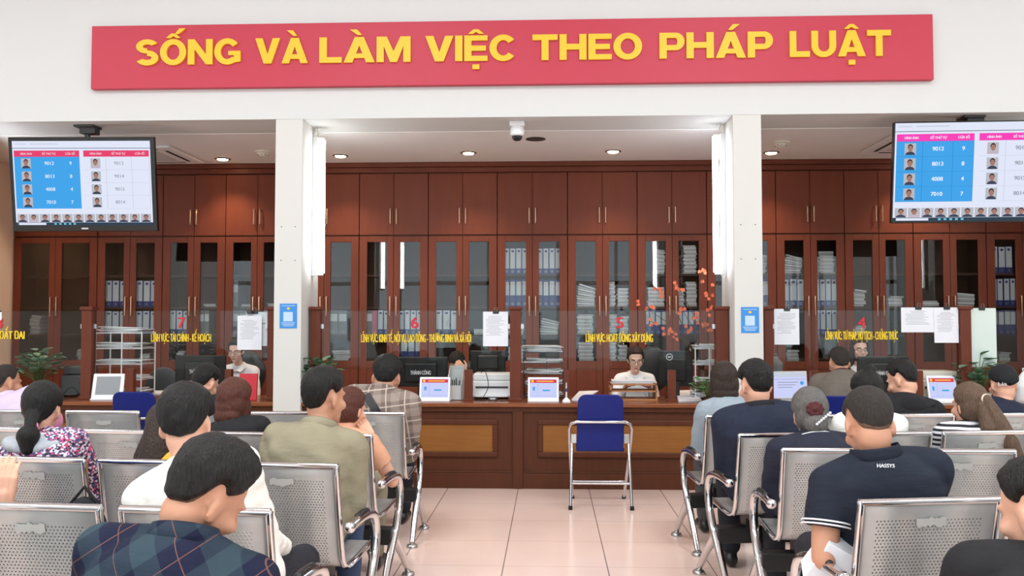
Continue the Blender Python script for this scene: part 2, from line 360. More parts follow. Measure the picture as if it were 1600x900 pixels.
# ------------------------------------------------------------------ slogan board
LW = dict(S=.92, O=1.06, N=1.0, G=1.06, V=1.04, A=1.1, L=.8, M=1.2, I=.27, E=.86, C=1.02, T=.94, H=1.0, P=.92, U=.98)
BASE = {'Ố': 'O', 'À': 'A', 'Ệ': 'E', 'Á': 'A', 'Ậ': 'A'}
MARKS = {'Ố': '^/', 'À': '\\', 'Ệ': '^.', 'Á': '/', 'Ậ': '^.'}
def block_letter(q, ch, W, mp, sw=.265, sh=.215, D=.022):
    L = BASE.get(ch, ch); c = W / 2
    def poly(P, d1=D): q.loft([[Vector(mp(x, y, 0)) for x, y in P], [Vector(mp(x, y, d1)) for x, y in P]])
    def arc(cx, cy, rx, ry, a0, a1, n=28, tx=sw, ty=sh):
        rings = []; full = abs(a1 - a0) >= 360
        for k in range(n if full else n + 1):
            a = R(a0 + (a1 - a0) * k / n); ca, sa = math.cos(a), math.sin(a); o = (cx + rx * ca, cy + ry * sa); i = (cx + (rx - tx) * ca, cy + (ry - ty) * sa)
            rings.append([Vector(mp(*o, D)), Vector(mp(*o, 0)), Vector(mp(*i, 0)), Vector(mp(*i, D))])
        q.loft(rings, not full, full)
    if L == 'V': poly([(0, 1), (sw * 1.15, 1), (c, .36), (W - sw * 1.15, 1), (W, 1), (c + sw * .6, 0), (c - sw * .6, 0)])
    elif L == 'A': poly([(0, 0), (c - sw * .6, 1), (c + sw * .6, 1), (W, 0), (W - sw * 1.15, 0), (c, .66), (sw * 1.15, 0)]); poly([(.24 * W, .17), (.76 * W, .17), (.68 * W, .35), (.32 * W, .35)], D * .97)
    elif L == 'L': poly([(0, 0), (W, 0), (W, sh), (sw, sh), (sw, 1), (0, 1)])
    elif L == 'I': poly([(0, 0), (W, 0), (W, 1), (0, 1)])
    elif L == 'T': poly([(c - sw / 2, 0), (c + sw / 2, 0), (c + sw / 2, 1 - sh), (W, 1 - sh), (W, 1), (0, 1), (0, 1 - sh), (c - sw / 2, 1 - sh)])
    elif L == 'H': poly([(0, 0), (sw, 0), (sw, .4), (W - sw, .4), (W - sw, 0), (W, 0), (W, 1), (W - sw, 1), (W - sw, .62), (sw, .62), (sw, 1), (0, 1)])
    elif L == 'E': poly([(0, 0), (W, 0), (W, .2), (sw, .2), (sw, .4), (W * .93, .4), (W * .93, .6), (sw, .6), (sw, .8), (W, .8), (W, 1), (0, 1)])
    elif L == 'N': poly([(0, 0), (sw, 0), (sw, .6), (W - sw, 0), (W, 0), (W, 1), (W - sw, 1), (W - sw, .4), (sw, 1), (0, 1)])
    elif L == 'M': poly([(0, 0), (sw * .95, 0), (sw * .95, .62), (c - sw * .45, 0), (c + sw * .45, 0), (W - sw * .95, .62), (W - sw * .95, 0), (W, 0), (W, 1), (W - sw * 1.35, 1), (c, .42), (sw * 1.35, 1), (0, 1)])
    elif L == 'O': arc(c, .5, c, .52, 0, 360, 40)
    elif L == 'C': arc(c, .5, c, .52, 38, 322)
    elif L == 'G': arc(c, .5, c, .52, 38, 318); poly([(c * 1.08, .52), (W, .52), (W, .1), (W - sw, .06), (W - sw, .35), (c * 1.08, .35)], D * .97)
    elif L == 'U': arc(c, .42, c, .44, 180, 360); poly([(0, .42), (sw, .42), (sw, 1), (0, 1)]); poly([(W - sw, .42), (W, .42), (W, 1), (W - sw, 1)])
    elif L == 'P': poly([(0, 0), (sw, 0), (sw, 1), (0, 1)]); arc(W - .33, .66, .33, .34, -90, 90, 18, sw, .2); poly([(sw, .8), (W - .33, .8), (W - .33, 1), (sw, 1)]); poly([(sw, .32), (W - .33, .32), (W - .33, .52), (sw, .52)])
    elif L == 'S': arc(c, .74, c * .98, .28, 25, 270, 24, sw * 1.02, .2); arc(c, .28, c, .30, 90, -155, 24, sw * 1.02, .22)
    for m in MARKS.get(ch, ''):
        if m == '^': poly([(c - .30, 1.06), (c - .09, 1.24), (c + .09, 1.24), (c + .30, 1.06), (c + .12, 1.06), (c, 1.14), (c - .12, 1.06)])
        elif m == '/':
            o = .16 if '^' in MARKS[ch] else 0; u = .14 if o else 0
            poly([(c - .10 + o, 1.08 + u), (c + .06 + o, 1.08 + u), (c + .34 + o, 1.30 + u), (c + .08 + o, 1.30 + u)])
        elif m == '\\': poly([(c + .10, 1.08), (c - .06, 1.08), (c - .34, 1.30), (c - .08, 1.30)])
        else: poly([(c - .13, -.32), (c + .13, -.32), (c + .13, -.14), (c - .13, -.14)])
ban = thing('slogan_sign', 'long red board with raised yellow capital letters high on the white wall', 'sign', ((-3.99 + 3.22) / 2, FY - .03, 3.44))
ax = -3.99; bx = 3.215
m = MB().box(ax, bx, FY - .06, FY, 3.445, 4.0)
m.build('board', 'red_sign', ban, bevel=.004)
MB().box(ax - .012, bx + .012, FY - .012, FY + .0, 3.995, 4.012).build('edge_strip', 'white', ban)
def bez(u): return PY(u, 75, FY - .06).x
base = PY(917, 93, FY - .08).z; caph = .22
for wd, u0, u1 in (('SỐNG', 214, 377), ('VÀ', 400, 482), ('LÀM', 500, 642), ('VIỆC', 665, 808), ('THEO', 832, 1003), ('PHÁP', 1030, 1207), ('LUẬT', 1233, 1391)):
    x0, x1 = bez(u0), bez(u1)
    ws = [LW[BASE.get(c, c)] for c in wd]; tot = sum(ws) + .07 * (len(wd) - 1); sx = (x1 - x0) / tot; x = 0
    for c, w_ in zip(wd, ws):
        q = MB(); block_letter(q, c, w_, lambda px, py, d, o_=x: (x0 + (o_ + px) * sx, FY - .06 - d, base + py * caph)); q.build('letter', 'yellow', ban); x += w_ + .07

# ------------------------------------------------------------------ cabinets along the back
edges = [-5.976, -5.02, -4.285, -3.579, -2.864, -2.09, -1.328, -.571, .195, .949, 1.698, 2.436, 3.162, 3.885, 4.65, 5.4]
panes = {}; PANE_YAW = .034   # the panes sit a touch askew in their doors
shelf_z = [1.0, 1.285, 1.59, 1.945]
for i in range(15):
    x0, x1 = edges[i], edges[i + 1]; xm = (x0 + x1) / 2; g = .004
    cab = thing('bookcase', f'tall dark wood bookcase with two glazed doors, {ORD[i]} from the left along the back', 'bookcase', (xm, BY + .2, 0), group='glazed bookcases along the back')
    c = MB()
    c.box(x0 + g, x0 + .022, BY + .025, BY + .42, 0, 2.37); c.box(x1 - .022, x1 - g, BY + .025, BY + .42, 0, 2.37)
    c.box(x0 + .022, x1 - .022, BY + .40, BY + .42, 0, 2.37); c.box(x0 + .022, x1 - .022, BY + .025, BY + .4, 2.345, 2.37); c.box(x0 + .022, x1 - .022, BY + .03, BY + .4, 0, .1)
    c.build('carcass', 'wood_in', cab)
    for z in shelf_z: MB().box(x0 + .022, x1 - .022, BY + .03, BY + .4, z - .022, z).build('shelf', 'wood_in', cab)
    for s, (a, d) in enumerate(((x0 + g, xm - .002), (xm + .002, x1 - g))):
        st = .085; dz0, dz1, pz0, pz1 = .1, 2.362, 1.0, 2.30
        sl = st if s == 0 else .068; sr = .068 if s == 0 else st
        d_ = MB()
        d_.box(a, a + sl, BY, BY + .022, dz0, dz1); d_.box(d - sr, d, BY, BY + .022, dz0, dz1)
        d_.box(a + sl, d - sr, BY, BY + .022, pz1, dz1); d_.box(a + sl, d - sr, BY, BY + .022, .92, pz0); d_.box(a + sl, d - sr, BY, BY + .022, dz0, dz0 + .08)
        d_.box(a + sl, d - sr, BY + .006, BY + .018, dz0 + .08, .92)
        door = d_.build('door', 'wood_door', cab, bevel=.003)
        pa, pd = a + sl - .002, d - sr + .002; pm = (pa + pd) / 2; yw = PANE_YAW * (1 if s == 0 else -1) + rnd.uniform(-.004, .004); sw_ = (pd - pa) / 2 * math.tan(yw)
        q = MB(); q.loft([[Vector((pa, BY + .011 - sw_, z_)), Vector((pd, BY + .011 + sw_, z_)), Vector((pd, BY + .014 + sw_, z_)), Vector((pa, BY + .014 - sw_, z_))] for z_ in (pz0 - .002, pz1 + .002)]); q.build('glass_pane', 'cab_glass', door)
        hx = xm - .034 if s == 0 else xm + .034
        h = MB().tube([(hx, BY, 1.49), (hx, BY - .03, 1.49), (hx, BY - .03, 1.70), (hx, BY, 1.70)], .0065, 8)
        h.build('handle', 'brass', door, 60)
        panes[(i, s)] = (a + sl, d - sr)
    up = thing('wall_cupboard', f'dark wood two-door upper cupboard, {ORD[i]} from the left along the back', 'cupboard', (xm, BY + .2, 2.372), group='upper cupboards along the back')
    MB().box(x0 + g, x1 - g, BY + .024, BY + .42, 2.373, 3.06).build('carcass', 'wood', up)
    for s, (a, d) in enumerate(((x0 + g, xm - .002), (xm + .002, x1 - g))):
        door = MB().box(a, d, BY, BY + .022, 2.378, 3.05).build('door', 'wood_door', up, bevel=.003)
        hx = xm - .034 if s == 0 else xm + .034
        MB().tube([(hx, BY, 2.50), (hx, BY - .03, 2.50), (hx, BY - .03, 2.665), (hx, BY, 2.665)], .0065, 8).build('handle', 'brass', door, 60)
cr = MB().box(-5.976, 6.1, BY - .012, BY + .42, 3.062, 3.12).box(-5.976, 6.1, BY - .045, BY + .42, 3.12, 3.171)
struct(cr.build('trim_cornice', 'wood', bevel=.006))
# --- what stands in them
def ordn(n): return ORD[n] if n < len(ORD) else str(n + 1)
rows = {1: (1.945, .29), 2: (1.59, .30), 3: (1.285, .27), 4: (1.0, .25)}
rown = {1: 'top', 2: 'second', 3: 'third', 4: 'bottom'}
def where(i, s, r): return f'{rown[r]} shelf, {"left" if s == 0 else "right"} door of {ORD[i]} bookcase'
def binder_mb(x, w, z, h, style):
    q = MB(); y = BY + .05
    q.mat(0).box(x, x + w, y, y + .28, z + .001, z + h)
    return q
def binders(i, s, r, n, style='white', x_from=0.0, x_to=1.0, hs=1.0):
    a, d = panes[(i, s)]; a, d = a - .02, d + .02
    W = d - a; a, d = a + W * x_from, a + W * x_to
    z, H = rows[r]; w = (d - a) / n - .004
    for k in range(n):
        x = a + k * (w + .004); h = H * hs * rnd.uniform(.97, 1.0); y = BY + .05 + rnd.uniform(0, .012)
        word = {'white': 'white-spined blue ring binder', 'blue': 'blue ring binder with short label', 'grey': 'grey box file', 'pink': 'pink ring binder'}[style]
        t = thing('ring_binder' if style != 'grey' else 'box_file', f'{word}, {ORD[k]} on {where(i, s, r)}', 'binder', (x + w / 2, y + .14, z + .001), group=f'binders in the {ORD[i]} bookcase')
        cv = MB().box(x, x + w, y, y + .27, z + .001, z + h)
        cv.build('cover', {'white': 'bind_blue', 'blue': 'bind_blue', 'grey': 'bind_grey', 'pink': 'bind_pink'}[style], t, bevel=.003)
        lo, hi = {'white': (.22, .985), 'blue': (.42, .93), 'grey': (.55, .85), 'pink': (.3, .9)}[style]
        l = MB().box(x + w * .07, x + w * .93, y - .0016, y + .0005, z + h * lo, z + h * hi)
        lb = l.build('spine_label', 'bind_white' if style != 'pink' else 'bind_pink', t)
        if style == 'white':
            q = MB().box(x + w * .3, x + w * .7, y - .0024, y - .0014, z + h * .84, z + h * .92)
            q.build('label_print', 'bind_blue', lb)
        MB().tube([(x + w / 2, y - .002, z + h * .1 + .012 * math.sin(q_)) for q_ in ()] or [(x + w / 2 + .011 * math.cos(q_), y - .001, z + h * .11 + .011 * math.sin(q_)) for q_ in [k_ * math.pi / 5 for k_ in range(10)]], .0025, 5, closed=True).build('finger_ring', 'steel', t)
def stack(i, s, r, x0, x1, h, lean=0.0, n=None, mat='paper2'):
    a, d = panes[(i, s)]; W = d - a; z = rows[r][0] + .001; A = a + W * x0; D = a + W * x1
    n = n or max(3, int(h / .02)); dz = h / n
    q = MB()
    for k in range(n):
        f = k / max(1, n - 1); j = rnd.uniform(-.008, .008); y = BY + .05 + rnd.uniform(0, .02)
        mm = Matrix.Rotation(rnd.uniform(-.05, .05), 3, 'Z') @ Matrix.Rotation(lean * f * 1.2, 3, 'Y')
        q.mat(k % 2); q.obox(((A + D) / 2 + j + lean * f * .1, y + .13, z + dz * (k + .5) + abs(lean) * (D - A) * .5 * f), (D - A - .015, .25, dz * .93), mm)
    o = q.build('paper_stack', [mat, 'paper'], None, bevel=.002)
    side = ('left ' if (x0 + x1) < .9 else 'right ') if (x1 - x0) < .6 else ''
    lk = 'slumped' if lean else ('thin' if h < .09 else 'tall')
    tag(o, f'{lk} paper pile, {side}on {where(i, s, r)}', 'paper stack', f'paper piles in the {ORD[i]} bookcase')
    return o
binders(1, 0, 2, 3); binders(1, 1, 2, 3); binders(1, 0, 3, 3, hs=.98); binders(1, 1, 3, 3, hs=.98); stack(1, 1, 4, .1, .7, .07)
stack(0, 0, 3, .2, .6, .2, .15); stack(0, 1, 4, .5, .9, .12)
binders(2, 0, 3, 3, x_to=.95); stack(2, 1, 2, .1, .9, .035); binders(2, 1, 3, 2, 'grey', .0, .5); stack(2, 0, 4, .3, .8, .1)
binders(3, 0, 2, 1, 'grey', .0, .28); stack(3, 0, 2, .35, .95, .03); stack(3, 1, 2, .1, .9, .04); binders(3, 0, 3, 3, 'grey'); binders(3, 1, 3, 2)
binders(4, 1, 3, 2, 'grey', .0, .75); stack(4, 1, 4, .05, .95, .11, mat='paper'); stack(4, 0, 2, .1, .9, .1)
binders(5, 0, 3, 1, 'grey', .0, .3); binders(5, 0, 3, 1, 'pink', .26, .5); binders(5, 0, 3, 2, 'white', .5, 1.0); binders(5, 1, 3, 4); binders(5, 1, 4, 3, 'blue', .1, 1.)
binders(6, 0, 3, 3, 'white'); stack(6, 1, 4, .1, .9, .1); stack(6, 1, 3, .2, .9, .06)
binders(7, 0, 1, 4); binders(7, 1, 1, 4); binders(7, 0, 2, 4, 'blue'); binders(7, 1, 2, 4, 'blue'); stack(7, 0, 3, .1, .9, .12); stack(7, 1, 3, .0, .95, .14, .2); stack(7, 0, 4, .1, .9, .15)
stack(8, 0, 2, .0, .95, .2, .25); stack(8, 0, 3, .05, .9, .22); stack(8, 0, 4, .1, .9, .2); stack(8, 1, 2, .0, .35, .27); stack(8, 1, 2, .4, 1., .2); stack(8, 1, 3, .0, .45, .22); stack(8, 1, 3, .5, 1., .2); stack(8, 1, 4, .0, .4, .2); stack(8, 1, 4, .45, .95, .17)
stack(9, 0, 1, .5, 1., .26, .1); stack(9, 0, 2, .1, 1., .21); stack(9, 1, 1, .25, .95, .31); stack(9, 1, 2, .0, .35, .2); stack(9, 1, 2, .38, .95, .27); binders(9, 0, 3, 4, 'blue'); binders(9, 1, 3, 4, 'blue')
stack(10, 1, 1, .3, 1., .2, .1); binders(10, 1, 2, 3, 'blue'); stack(10, 0, 1, .2, .9, .2)
stack(11, 0, 1, .0, .95, .17, .22); stack(11, 1, 1, .15, 1., .24); binders(11, 0, 2, 3); binders(11, 1, 2, 4); binders(11, 1, 3, 4); stack(11, 0, 4, .1, .8, .12)
stack(12, 0, 2, .0, .7, .17, .12); stack(12, 1, 2, .2, 1., .11); stack(12, 0, 3, .1, .7, .1)
stack(13, 0, 2, .05, .9, .06); stack(13, 1, 2, .05, .95, .13, .08); stack(13, 1, 3, .2, .8, .1)
binders(14, 0, 1, 3, x_to=.9); binders(14, 0, 2, 4); binders(14, 0, 3, 4, 'blue'); stack(14, 0, 4, .2, .8, .1)
# ------------------------------------------------------------------ service counter
TOP = .728; CY = FY + .08
def counter(x0, x1, label, pil):
    t = thing('service_counter', label, 'counter', ((x0 + x1) / 2, CY + .3, 0))
    MB().box(x0, x1, FY + .02, CY + .72, TOP - .035, TOP).build('worktop', 'wood_desk', t, bevel=.008)
    MB().box(x0, x1, FY + .05, CY + .1, TOP - .075, TOP - .035).build('apron', 'wood_front', t, bevel=.004)
    f = MB().box(x0, x1, CY, CY + .04, .14, TOP - .075)
    f.build('front', 'wood_front', t)
    MB().box(x0, x1, CY - .02, CY + .05, 0, .13).box(x0, x1, CY - .012, CY + .05, .13, .145).build('plinth', 'wood_front', t, bevel=.004)
    for p in pil:
        MB().box(p - .045, p + .045, CY - .03, CY + .02, 0, TOP - .075).build('pilaster', 'wood_front', t, bevel=.006)
    ps = sorted([x0 - .05] + list(pil) + [x1 + .05])
    for a, d in zip(ps, ps[1:]):
        if d - a < .5: continue
        a, d = a + .17, d - .17
        z0, z1 = .265, .585
        q = MB(); w = .045
        for (xa, xb, za, zb) in ((a, d, z0, z0 + w), (a, d, z1 - w, z1), (a, a + w, z0 + w, z1 - w), (d - w, d, z0 + w, z1 - w)): q.box(xa, xb, CY - .022, CY, za, zb)
        fr_ = q.build('panel_moulding', 'wood_front', t, bevel=.008)
        MB().box(a + w - .003, d - w + .003, CY - .008, CY, z0 + w - .003, z1 - w + .003).build('panel', 'veneer', t)
counter(-2.135, 1.555, 'long wooden service counter with oak panels between the two white pillars', (-.275,))
counter(-5.2, -2.375, 'wooden service counter left of the left white pillar', (-3.9,))
counter(1.795, 4.9, 'wooden service counter right of the right white pillar', (3.5,))

# ------------------------------------------------------------------ glass screens
GY = 7.86
def post(u0, u1, label, z1=1.555, z0=TOP):
    x0, x1 = XU(u0, GY), XU(u1, GY)
    t = thing('screen_post', label, 'post', ((x0 + x1) / 2, GY, z0), group='wooden screen posts')
    MB().box(x0, x1, GY - .045, GY + .045, z0, z1 - .03).build('shaft', 'wood', t, bevel=.004)
    MB().box(x0 - .012, x1 + .012, GY - .06, GY + .06, z1 - .03, z1).build('post_cap', 'wood', t, bevel=.006)
    MB().box(x0 - .012, x1 + .012, GY - .06, GY + .06, z0, z0 + .03).build('post_base', 'wood', t, bevel=.006)
post(797, 814, 'tall wooden screen post in the middle of the central counter')
post(487, 502, 'tall wooden screen post against the left white pillar, central counter side')
post(1117, 1137, 'tall wooden screen post against the right white pillar, central counter side')
post(1192.5, 1206, 'tall wooden screen post right of the right white pillar, beside the document monitor')
post(1497, 1514, 'tall wooden screen post left of the clipped pale sheet on the right counter')
post(131, 147, 'tall wooden screen post left of the white wire tray rack')
post(420, 430, 'tall wooden screen post beside the red folder at the left pillar')
for u0, u1, lb in ((199, 212, 'behind the white tablet on the left counter'), (354, 364, 'left of the red folder'), (595, 609, 'behind the man in brown plaid shirt'), (726, 739, 'beside the pen holder and printer'),
                   (881, 889, 'beside the pen stand at window five'), (1043, 1055, 'right of the wooden tray at window five'), (1265, 1278, 'behind the taupe coat man'), (1427, 1439, 'left of the white printer on the right counter')):
    x0, x1 = XU(u0, GY), XU(u1, GY)
    t = thing('short_post', f'short wooden post under the glass screen, {lb}', 'post', ((x0 + x1) / 2, GY, TOP), group='short posts under the screens')
    MB().box(x0, x1, GY - .03, GY + .03, TOP, 1.0).build('shaft', 'wood', t, bevel=.003)
    MB().box(x0 - .008, x1 + .008, GY - .04, GY + .04, TOP, TOP + .018).build('post_base', 'wood', t, bevel=.003)
def pane(u0, u1, label, num, nu, nh, text, tu0, tu1, tv):
    x0, x1 = XU(u0, GY), XU(u1, GY)
    t = thing('glass_screen', label, 'glass screen', ((x0 + x1) / 2, GY, 1.0))
    g = MB().box(x0, x1, GY - .004, GY + .004, 1.0, 1.512).build('glass_pane', 'glass', t)
    q = MB().box(x0, x1, GY - .005, GY + .005, 1.512, 1.518).build('polished_edge', 'glass', t)
    y = GY - .0065
    def put(body, cx, cz, h, w, bold, mt, nm):
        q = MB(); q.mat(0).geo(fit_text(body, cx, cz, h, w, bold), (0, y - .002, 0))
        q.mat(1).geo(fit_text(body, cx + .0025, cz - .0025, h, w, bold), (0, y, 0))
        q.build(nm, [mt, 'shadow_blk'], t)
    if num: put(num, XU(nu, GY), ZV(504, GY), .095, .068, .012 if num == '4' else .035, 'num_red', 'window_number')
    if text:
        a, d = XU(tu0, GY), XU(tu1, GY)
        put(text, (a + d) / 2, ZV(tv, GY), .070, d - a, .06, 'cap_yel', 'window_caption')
    for xx in (x0 + .012, x1 - .012): MB().box(xx - .012, xx + .012, GY - .012, GY + .012, 1.36, 1.40).build('clip', 'steel', t)
pane(502, 797, 'clear glass screen with red six before the bowed clerk, long yellow caption', '6', 648, 0, 'LĨNH VỰC: KINH TẾ, NỘI VỤ, LAO ĐỘNG - THƯƠNG BINH VÀ XÃ HỘI', 564.5, 736.5, 528.5)
pane(814, 1117, 'clear glass screen with red five before the reading clerk, yellow caption', '5', 968, 0, 'LĨNH VỰC: HOẠT ĐỘNG XÂY DỰNG', 915, 1020, 528)
pane(1206, 1497, 'clear glass screen with red four right of the right pillar, yellow caption', '4', 1346, 0, 'LĨNH VỰC: TƯ PHÁP, HỘ TỊCH - CHỨNG THỰC', 1289, 1402, 524)
pane(147, 420, 'clear glass screen with red seven left of the left pillar, yellow caption', '7', 284, 0, 'LĨNH VỰC: TÀI CHÍNH - KẾ HOẠCH', 237, 331, 528)
pane(-95, 131, 'clear glass screen with red eight at the left end of the counter', '8', 0, 0, 'LĨNH VỰC: ĐẤT ĐAI', -52, 40, 524)
pane(1514, 1700, 'clear glass screen with no number at the right end of the counter', '', 0, 0, '', 0, 0, 0)

# ------------------------------------------------------------------ sheets clipped to the glass
def lines_on(q, x0, x1, z0, z1, y, n, seed=1, gap=.35, head=True):
    rr = random.Random(seed); dz = (z1 - z0) / n
    for k in range(n):
        a = x0 + (rr.uniform(.05, .25) * (x1 - x0) if (head and k < 2) or k % 4 == 0 else 0); d = x1 - (rr.uniform(.02, .35) * (x1 - x0))
        q.box(a, d, y - .0006, y, z1 - dz * (k + .5) - dz * gap * .35, z1 - dz * (k + .5) + dz * gap * .15)
def sheet(u0, u1, v0, v1, label, seed, clip_u=None, tilt=0, n=14, mt='paper', dy=0):
    x0, x1 = XU(u0, GY), XU(u1, GY); z1, z0 = ZV(v0, GY), ZV(v1, GY); y = GY - .014 - dy
    t = thing('paper_sheet', label, 'paper', ((x0 + x1) / 2, y, z0))
    MB().box(x0, x1, y - .002, y, z0, z1).build('page', mt, t)
    q = MB(); w = x1 - x0; h = z1 - z0
    if n > 3: lines_on(q, x0 + w * .12, x1 - w * .1, z0 + h * .3, z1 - h * .12, y - .0022, n, seed); q.build('print', 'ink', t)
    cu = clip_u or (u0 + u1) / 2; cx = XU(cu, GY)
    k = thing('binder_clip', 'black binder clip holding the ' + label.split(',')[0], 'clip', (cx, y, z1 - .01), group='binder clips on the glass screens')
    MB().box(cx - .026, cx + .026, y - .012, y + .03, max(z1 - .018, 1.492), max(z1 + .012, 1.522)).build('clip_body', 'black', k, bevel=.003)
    MB().tube([(cx - .012, y - .014, z1 + .0), (cx - .012, y - .02, z1 + .035), (cx + .012, y - .02, z1 + .035), (cx + .012, y - .014, z1 + .0)], .002, 6).build('clip_wire', 'steel', k)
sheet(372, 410, 493, 547, 'white sheet with printed list on the glass beside window seven', 1)
sheet(383, 419, 487, 541, 'blank pale sheet behind the printed list at window seven', 2, 398, n=4, dy=-.03)
sheet(755, 794, 487, 541, 'white notice sheet on the glass beside the middle post', 3, 775)
sheet(1209, 1248, 483, 538, 'white notice sheet on the glass right of the right pillar', 4, 1229)
sheet(1407, 1462, 481, 519, 'white landscape sheet on the right glass', 5, 1434, n=10)
sheet(1458, 1496, 481, 535, 'white upright sheet beside the landscape sheet', 6, 1478, dy=.004)
sheet(1515, 1555, 482, 572, 'long pale sheet on the glass right of the right-hand post', 7, 1533, n=3, mt='palesheet')
sheet(-14, 4, 487, 500, 'small white slip on the glass at the left end', 8, -4, n=2)

# ------------------------------------------------------------------ blue posters on the pillars
def poster(u0, u1, v0, v1, label):
    x0, x1 = XU(u0, FY), XU(u1, FY); z1, z0 = ZV(v0, FY), ZV(v1, FY); y = FY - .001; w = x1 - x0; h = z1 - z0
    t = thing('wall_poster', label, 'poster', ((x0 + x1) / 2, y, z0))
    MB().box(x0, x1, y - .003, y, z0, z1).build('sheet', 'qr_blue', t)
    MB().box(x0 + w * .22, x1 - w * .24, y - .004, y - .003, z0 + h * .28, z0 + h * .66).build('pale_square', 'pale', t)
    q = MB().ball(((x0 + x1) / 2, y - .003, z0 + h * .8), (w * .09, .001, w * .07), 12, 6); q.build('emblem', 'yellow', t)
    q = MB()
    for k, (a, c) in enumerate(((.1, .9), (.15, .85), (.2, .8))): q.box(x0 + w * a, x0 + w * c, y - .004, y - .003, z0 + h * (.21 - .06 * k), z0 + h * (.235 - .06 * k))
    q.box(x0 + w * .12, x0 + w * .88, y - .004, y - .003, z0 + h * .9, z0 + h * .92); q.build('text_lines', 'pale', t)
poster(437, 464, 474, 513, 'small blue poster with pale square on the left white pillar')
poster(1158, 1186, 480, 520, 'small blue poster with pale square on the right white pillar')

# ------------------------------------------------------------------ things on the counter
def tilted(x, y, z, rz, tilt):   # frame of a panel leaning back: right, up, outward (towards the hall)
    r = Matrix.Rotation(rz, 3, 'Z'); rt = r @ Vector((1, 0, 0)); n = r @ Vector((0, -math.cos(tilt), math.sin(tilt))); up = r @ Vector((0, math.sin(tilt), math.cos(tilt)))
    return Vector((x, y, z)), rt, up, n
def slab(q, fr_, x0, x1, z0, z1, d0, d1):
    o, r, u, n = fr_
    P = [o + r * x + u * z + n * d for d in (d0, d1) for x, z in ((x0, z0), (x1, z0), (x1, z1), (x0, z1))]
    return q.add(P, [(0, 3, 2, 1), (4, 5, 6, 7), (0, 1, 5, 4), (1, 2, 6, 5), (2, 3, 7, 6), (3, 0, 4, 7)])
def ftext(q, fr_, body, cx, cz, h, w, d, bold=.02):
    o, r, u, n = fr_; q.geo(fit_text(body, cx, cz, h, w, bold), o + n * d, r, u)
def tablet(u0, u1, v0, v1, Y, label, rz=0, lit=True, red='scr_red'):
    x = (XU(u0, Y) + XU(u1, Y)) / 2; w = XU(u1, Y) - XU(u0, Y); tl = .28; h = (ZV(v0, Y) - TOP) / math.cos(tl)
    t = thing('display_tablet', label, 'tablet', (x, Y, TOP)); f_ = tilted(x, Y, TOP + .012, rz, tl)
    q = MB(); slab(q, f_, -w / 2, w / 2, .0, h, -.018, 0); q.build('casing', 'white', t, bevel=.006)
    q = MB(); slab(q, (Vector((x, Y, TOP)), f_[1], Vector((0, 0, 1)), Vector((f_[3].x, f_[3].y, 0)).normalized()), -w * .5, w * .5, 0, .014, -.13, .02); q.build('stand', 'white', t, bevel=.004)
    q = MB()
    if lit:
        a, d, z0, z1 = -w * .44, w * .44, h * .12, h * .92
        q.mat(0); slab(q, f_, a, d, z0, z1, 0, .0012)
        q.mat(1); slab(q, f_, a + .004, d - .004, z1 - h * .17, z1 - h * .03, .0012, .002)
        q.mat(2); slab(q, f_, a + w * .05, a + w * .13, z1 - h * .15, z1 - h * .05, .002, .0026); slab(q, f_, a + w * .22, d - w * .12, z1 - h * .12, z1 - h * .08, .002, .0026)
        q.mat(3); slab(q, f_, a + w * .26, a + w * .265, z0 + h * .1, z1 - h * .2, .0012, .002); slab(q, f_, a + w * .03, d - w * .03, z0 + h * .08, z0 + h * .085, .0012, .002)
        slab(q, f_, a + w * .42, a + w * .66, z0 + h * .28, z0 + h * .34, .0012, .002); slab(q, f_, a + w * .1, a + w * .17, z0 + h * .3, z0 + h * .46, .0012, .002)
        q.build('screen', ['scr_lav', red, 'scr_yel', 'scr_blue'], t)
    else:
        slab(q, f_, -w * .38, w * .38, h * .16, h * .88, 0, .0012); q.build('screen', 'scr_lcd', t)
tablet(655, 703, 592, 628, 7.76, 'white lit tablet on the counter left of the pen holder')
tablet(824.5, 873, 592, 629, 7.76, 'white lit tablet on the counter right of the middle post')
tablet(1450, 1496, 588, 623, 7.78, 'white lit tablet in front of the white printer')
tablet(145, 192, 588, 623, 7.78, 'white tablet with blank grey screen beside the tray rack', .12, False)
# large display showing a document, seen at an angle
t = thing('document_monitor', 'white monitor showing a pale document at window four', 'monitor', (2.0, 7.95, TOP))
f_ = tilted((XU(1206, 7.95) + XU(1263, 7.95)) / 2, 7.95, TOP + .02, .25, .12)
q = MB(); slab(q, f_, -.17, .17, .0, .24, -.02, 0); q.build('casing', 'white', t, bevel=.005)
q = MB(); q.mat(0); slab(q, f_, -.16, .16, .01, .225, 0, .0012)
q.mat(1); slab(q, f_, -.16, .16, .168, .171, .0012, .002)
for k in range(3): slab(q, f_, -.12, .08 - .03 * k, .14 - .022 * k, .146 - .022 * k, .0012, .002)
q.mat(2); slab(q, f_, -.16, .16, .19, .225, .0012, .002)
q.mat(3); o_, r_, u_, n_ = f_; q.prism([(.115 + .018 * math.cos(a * .524), .135 + .018 * math.sin(a * .524)) for a in range(12)], o_ + n_ * .0012, r_, u_, .001)
q.build('screen', ['scr_lav', 'scr_gtxt', 'scr_line', 'scr_blue'], t)
q = MB().box(f_[0].x - .1, f_[0].x + .1, 7.9, 8.06, TOP, TOP + .015); q.build('stand', 'lgrey', t, bevel=.004)
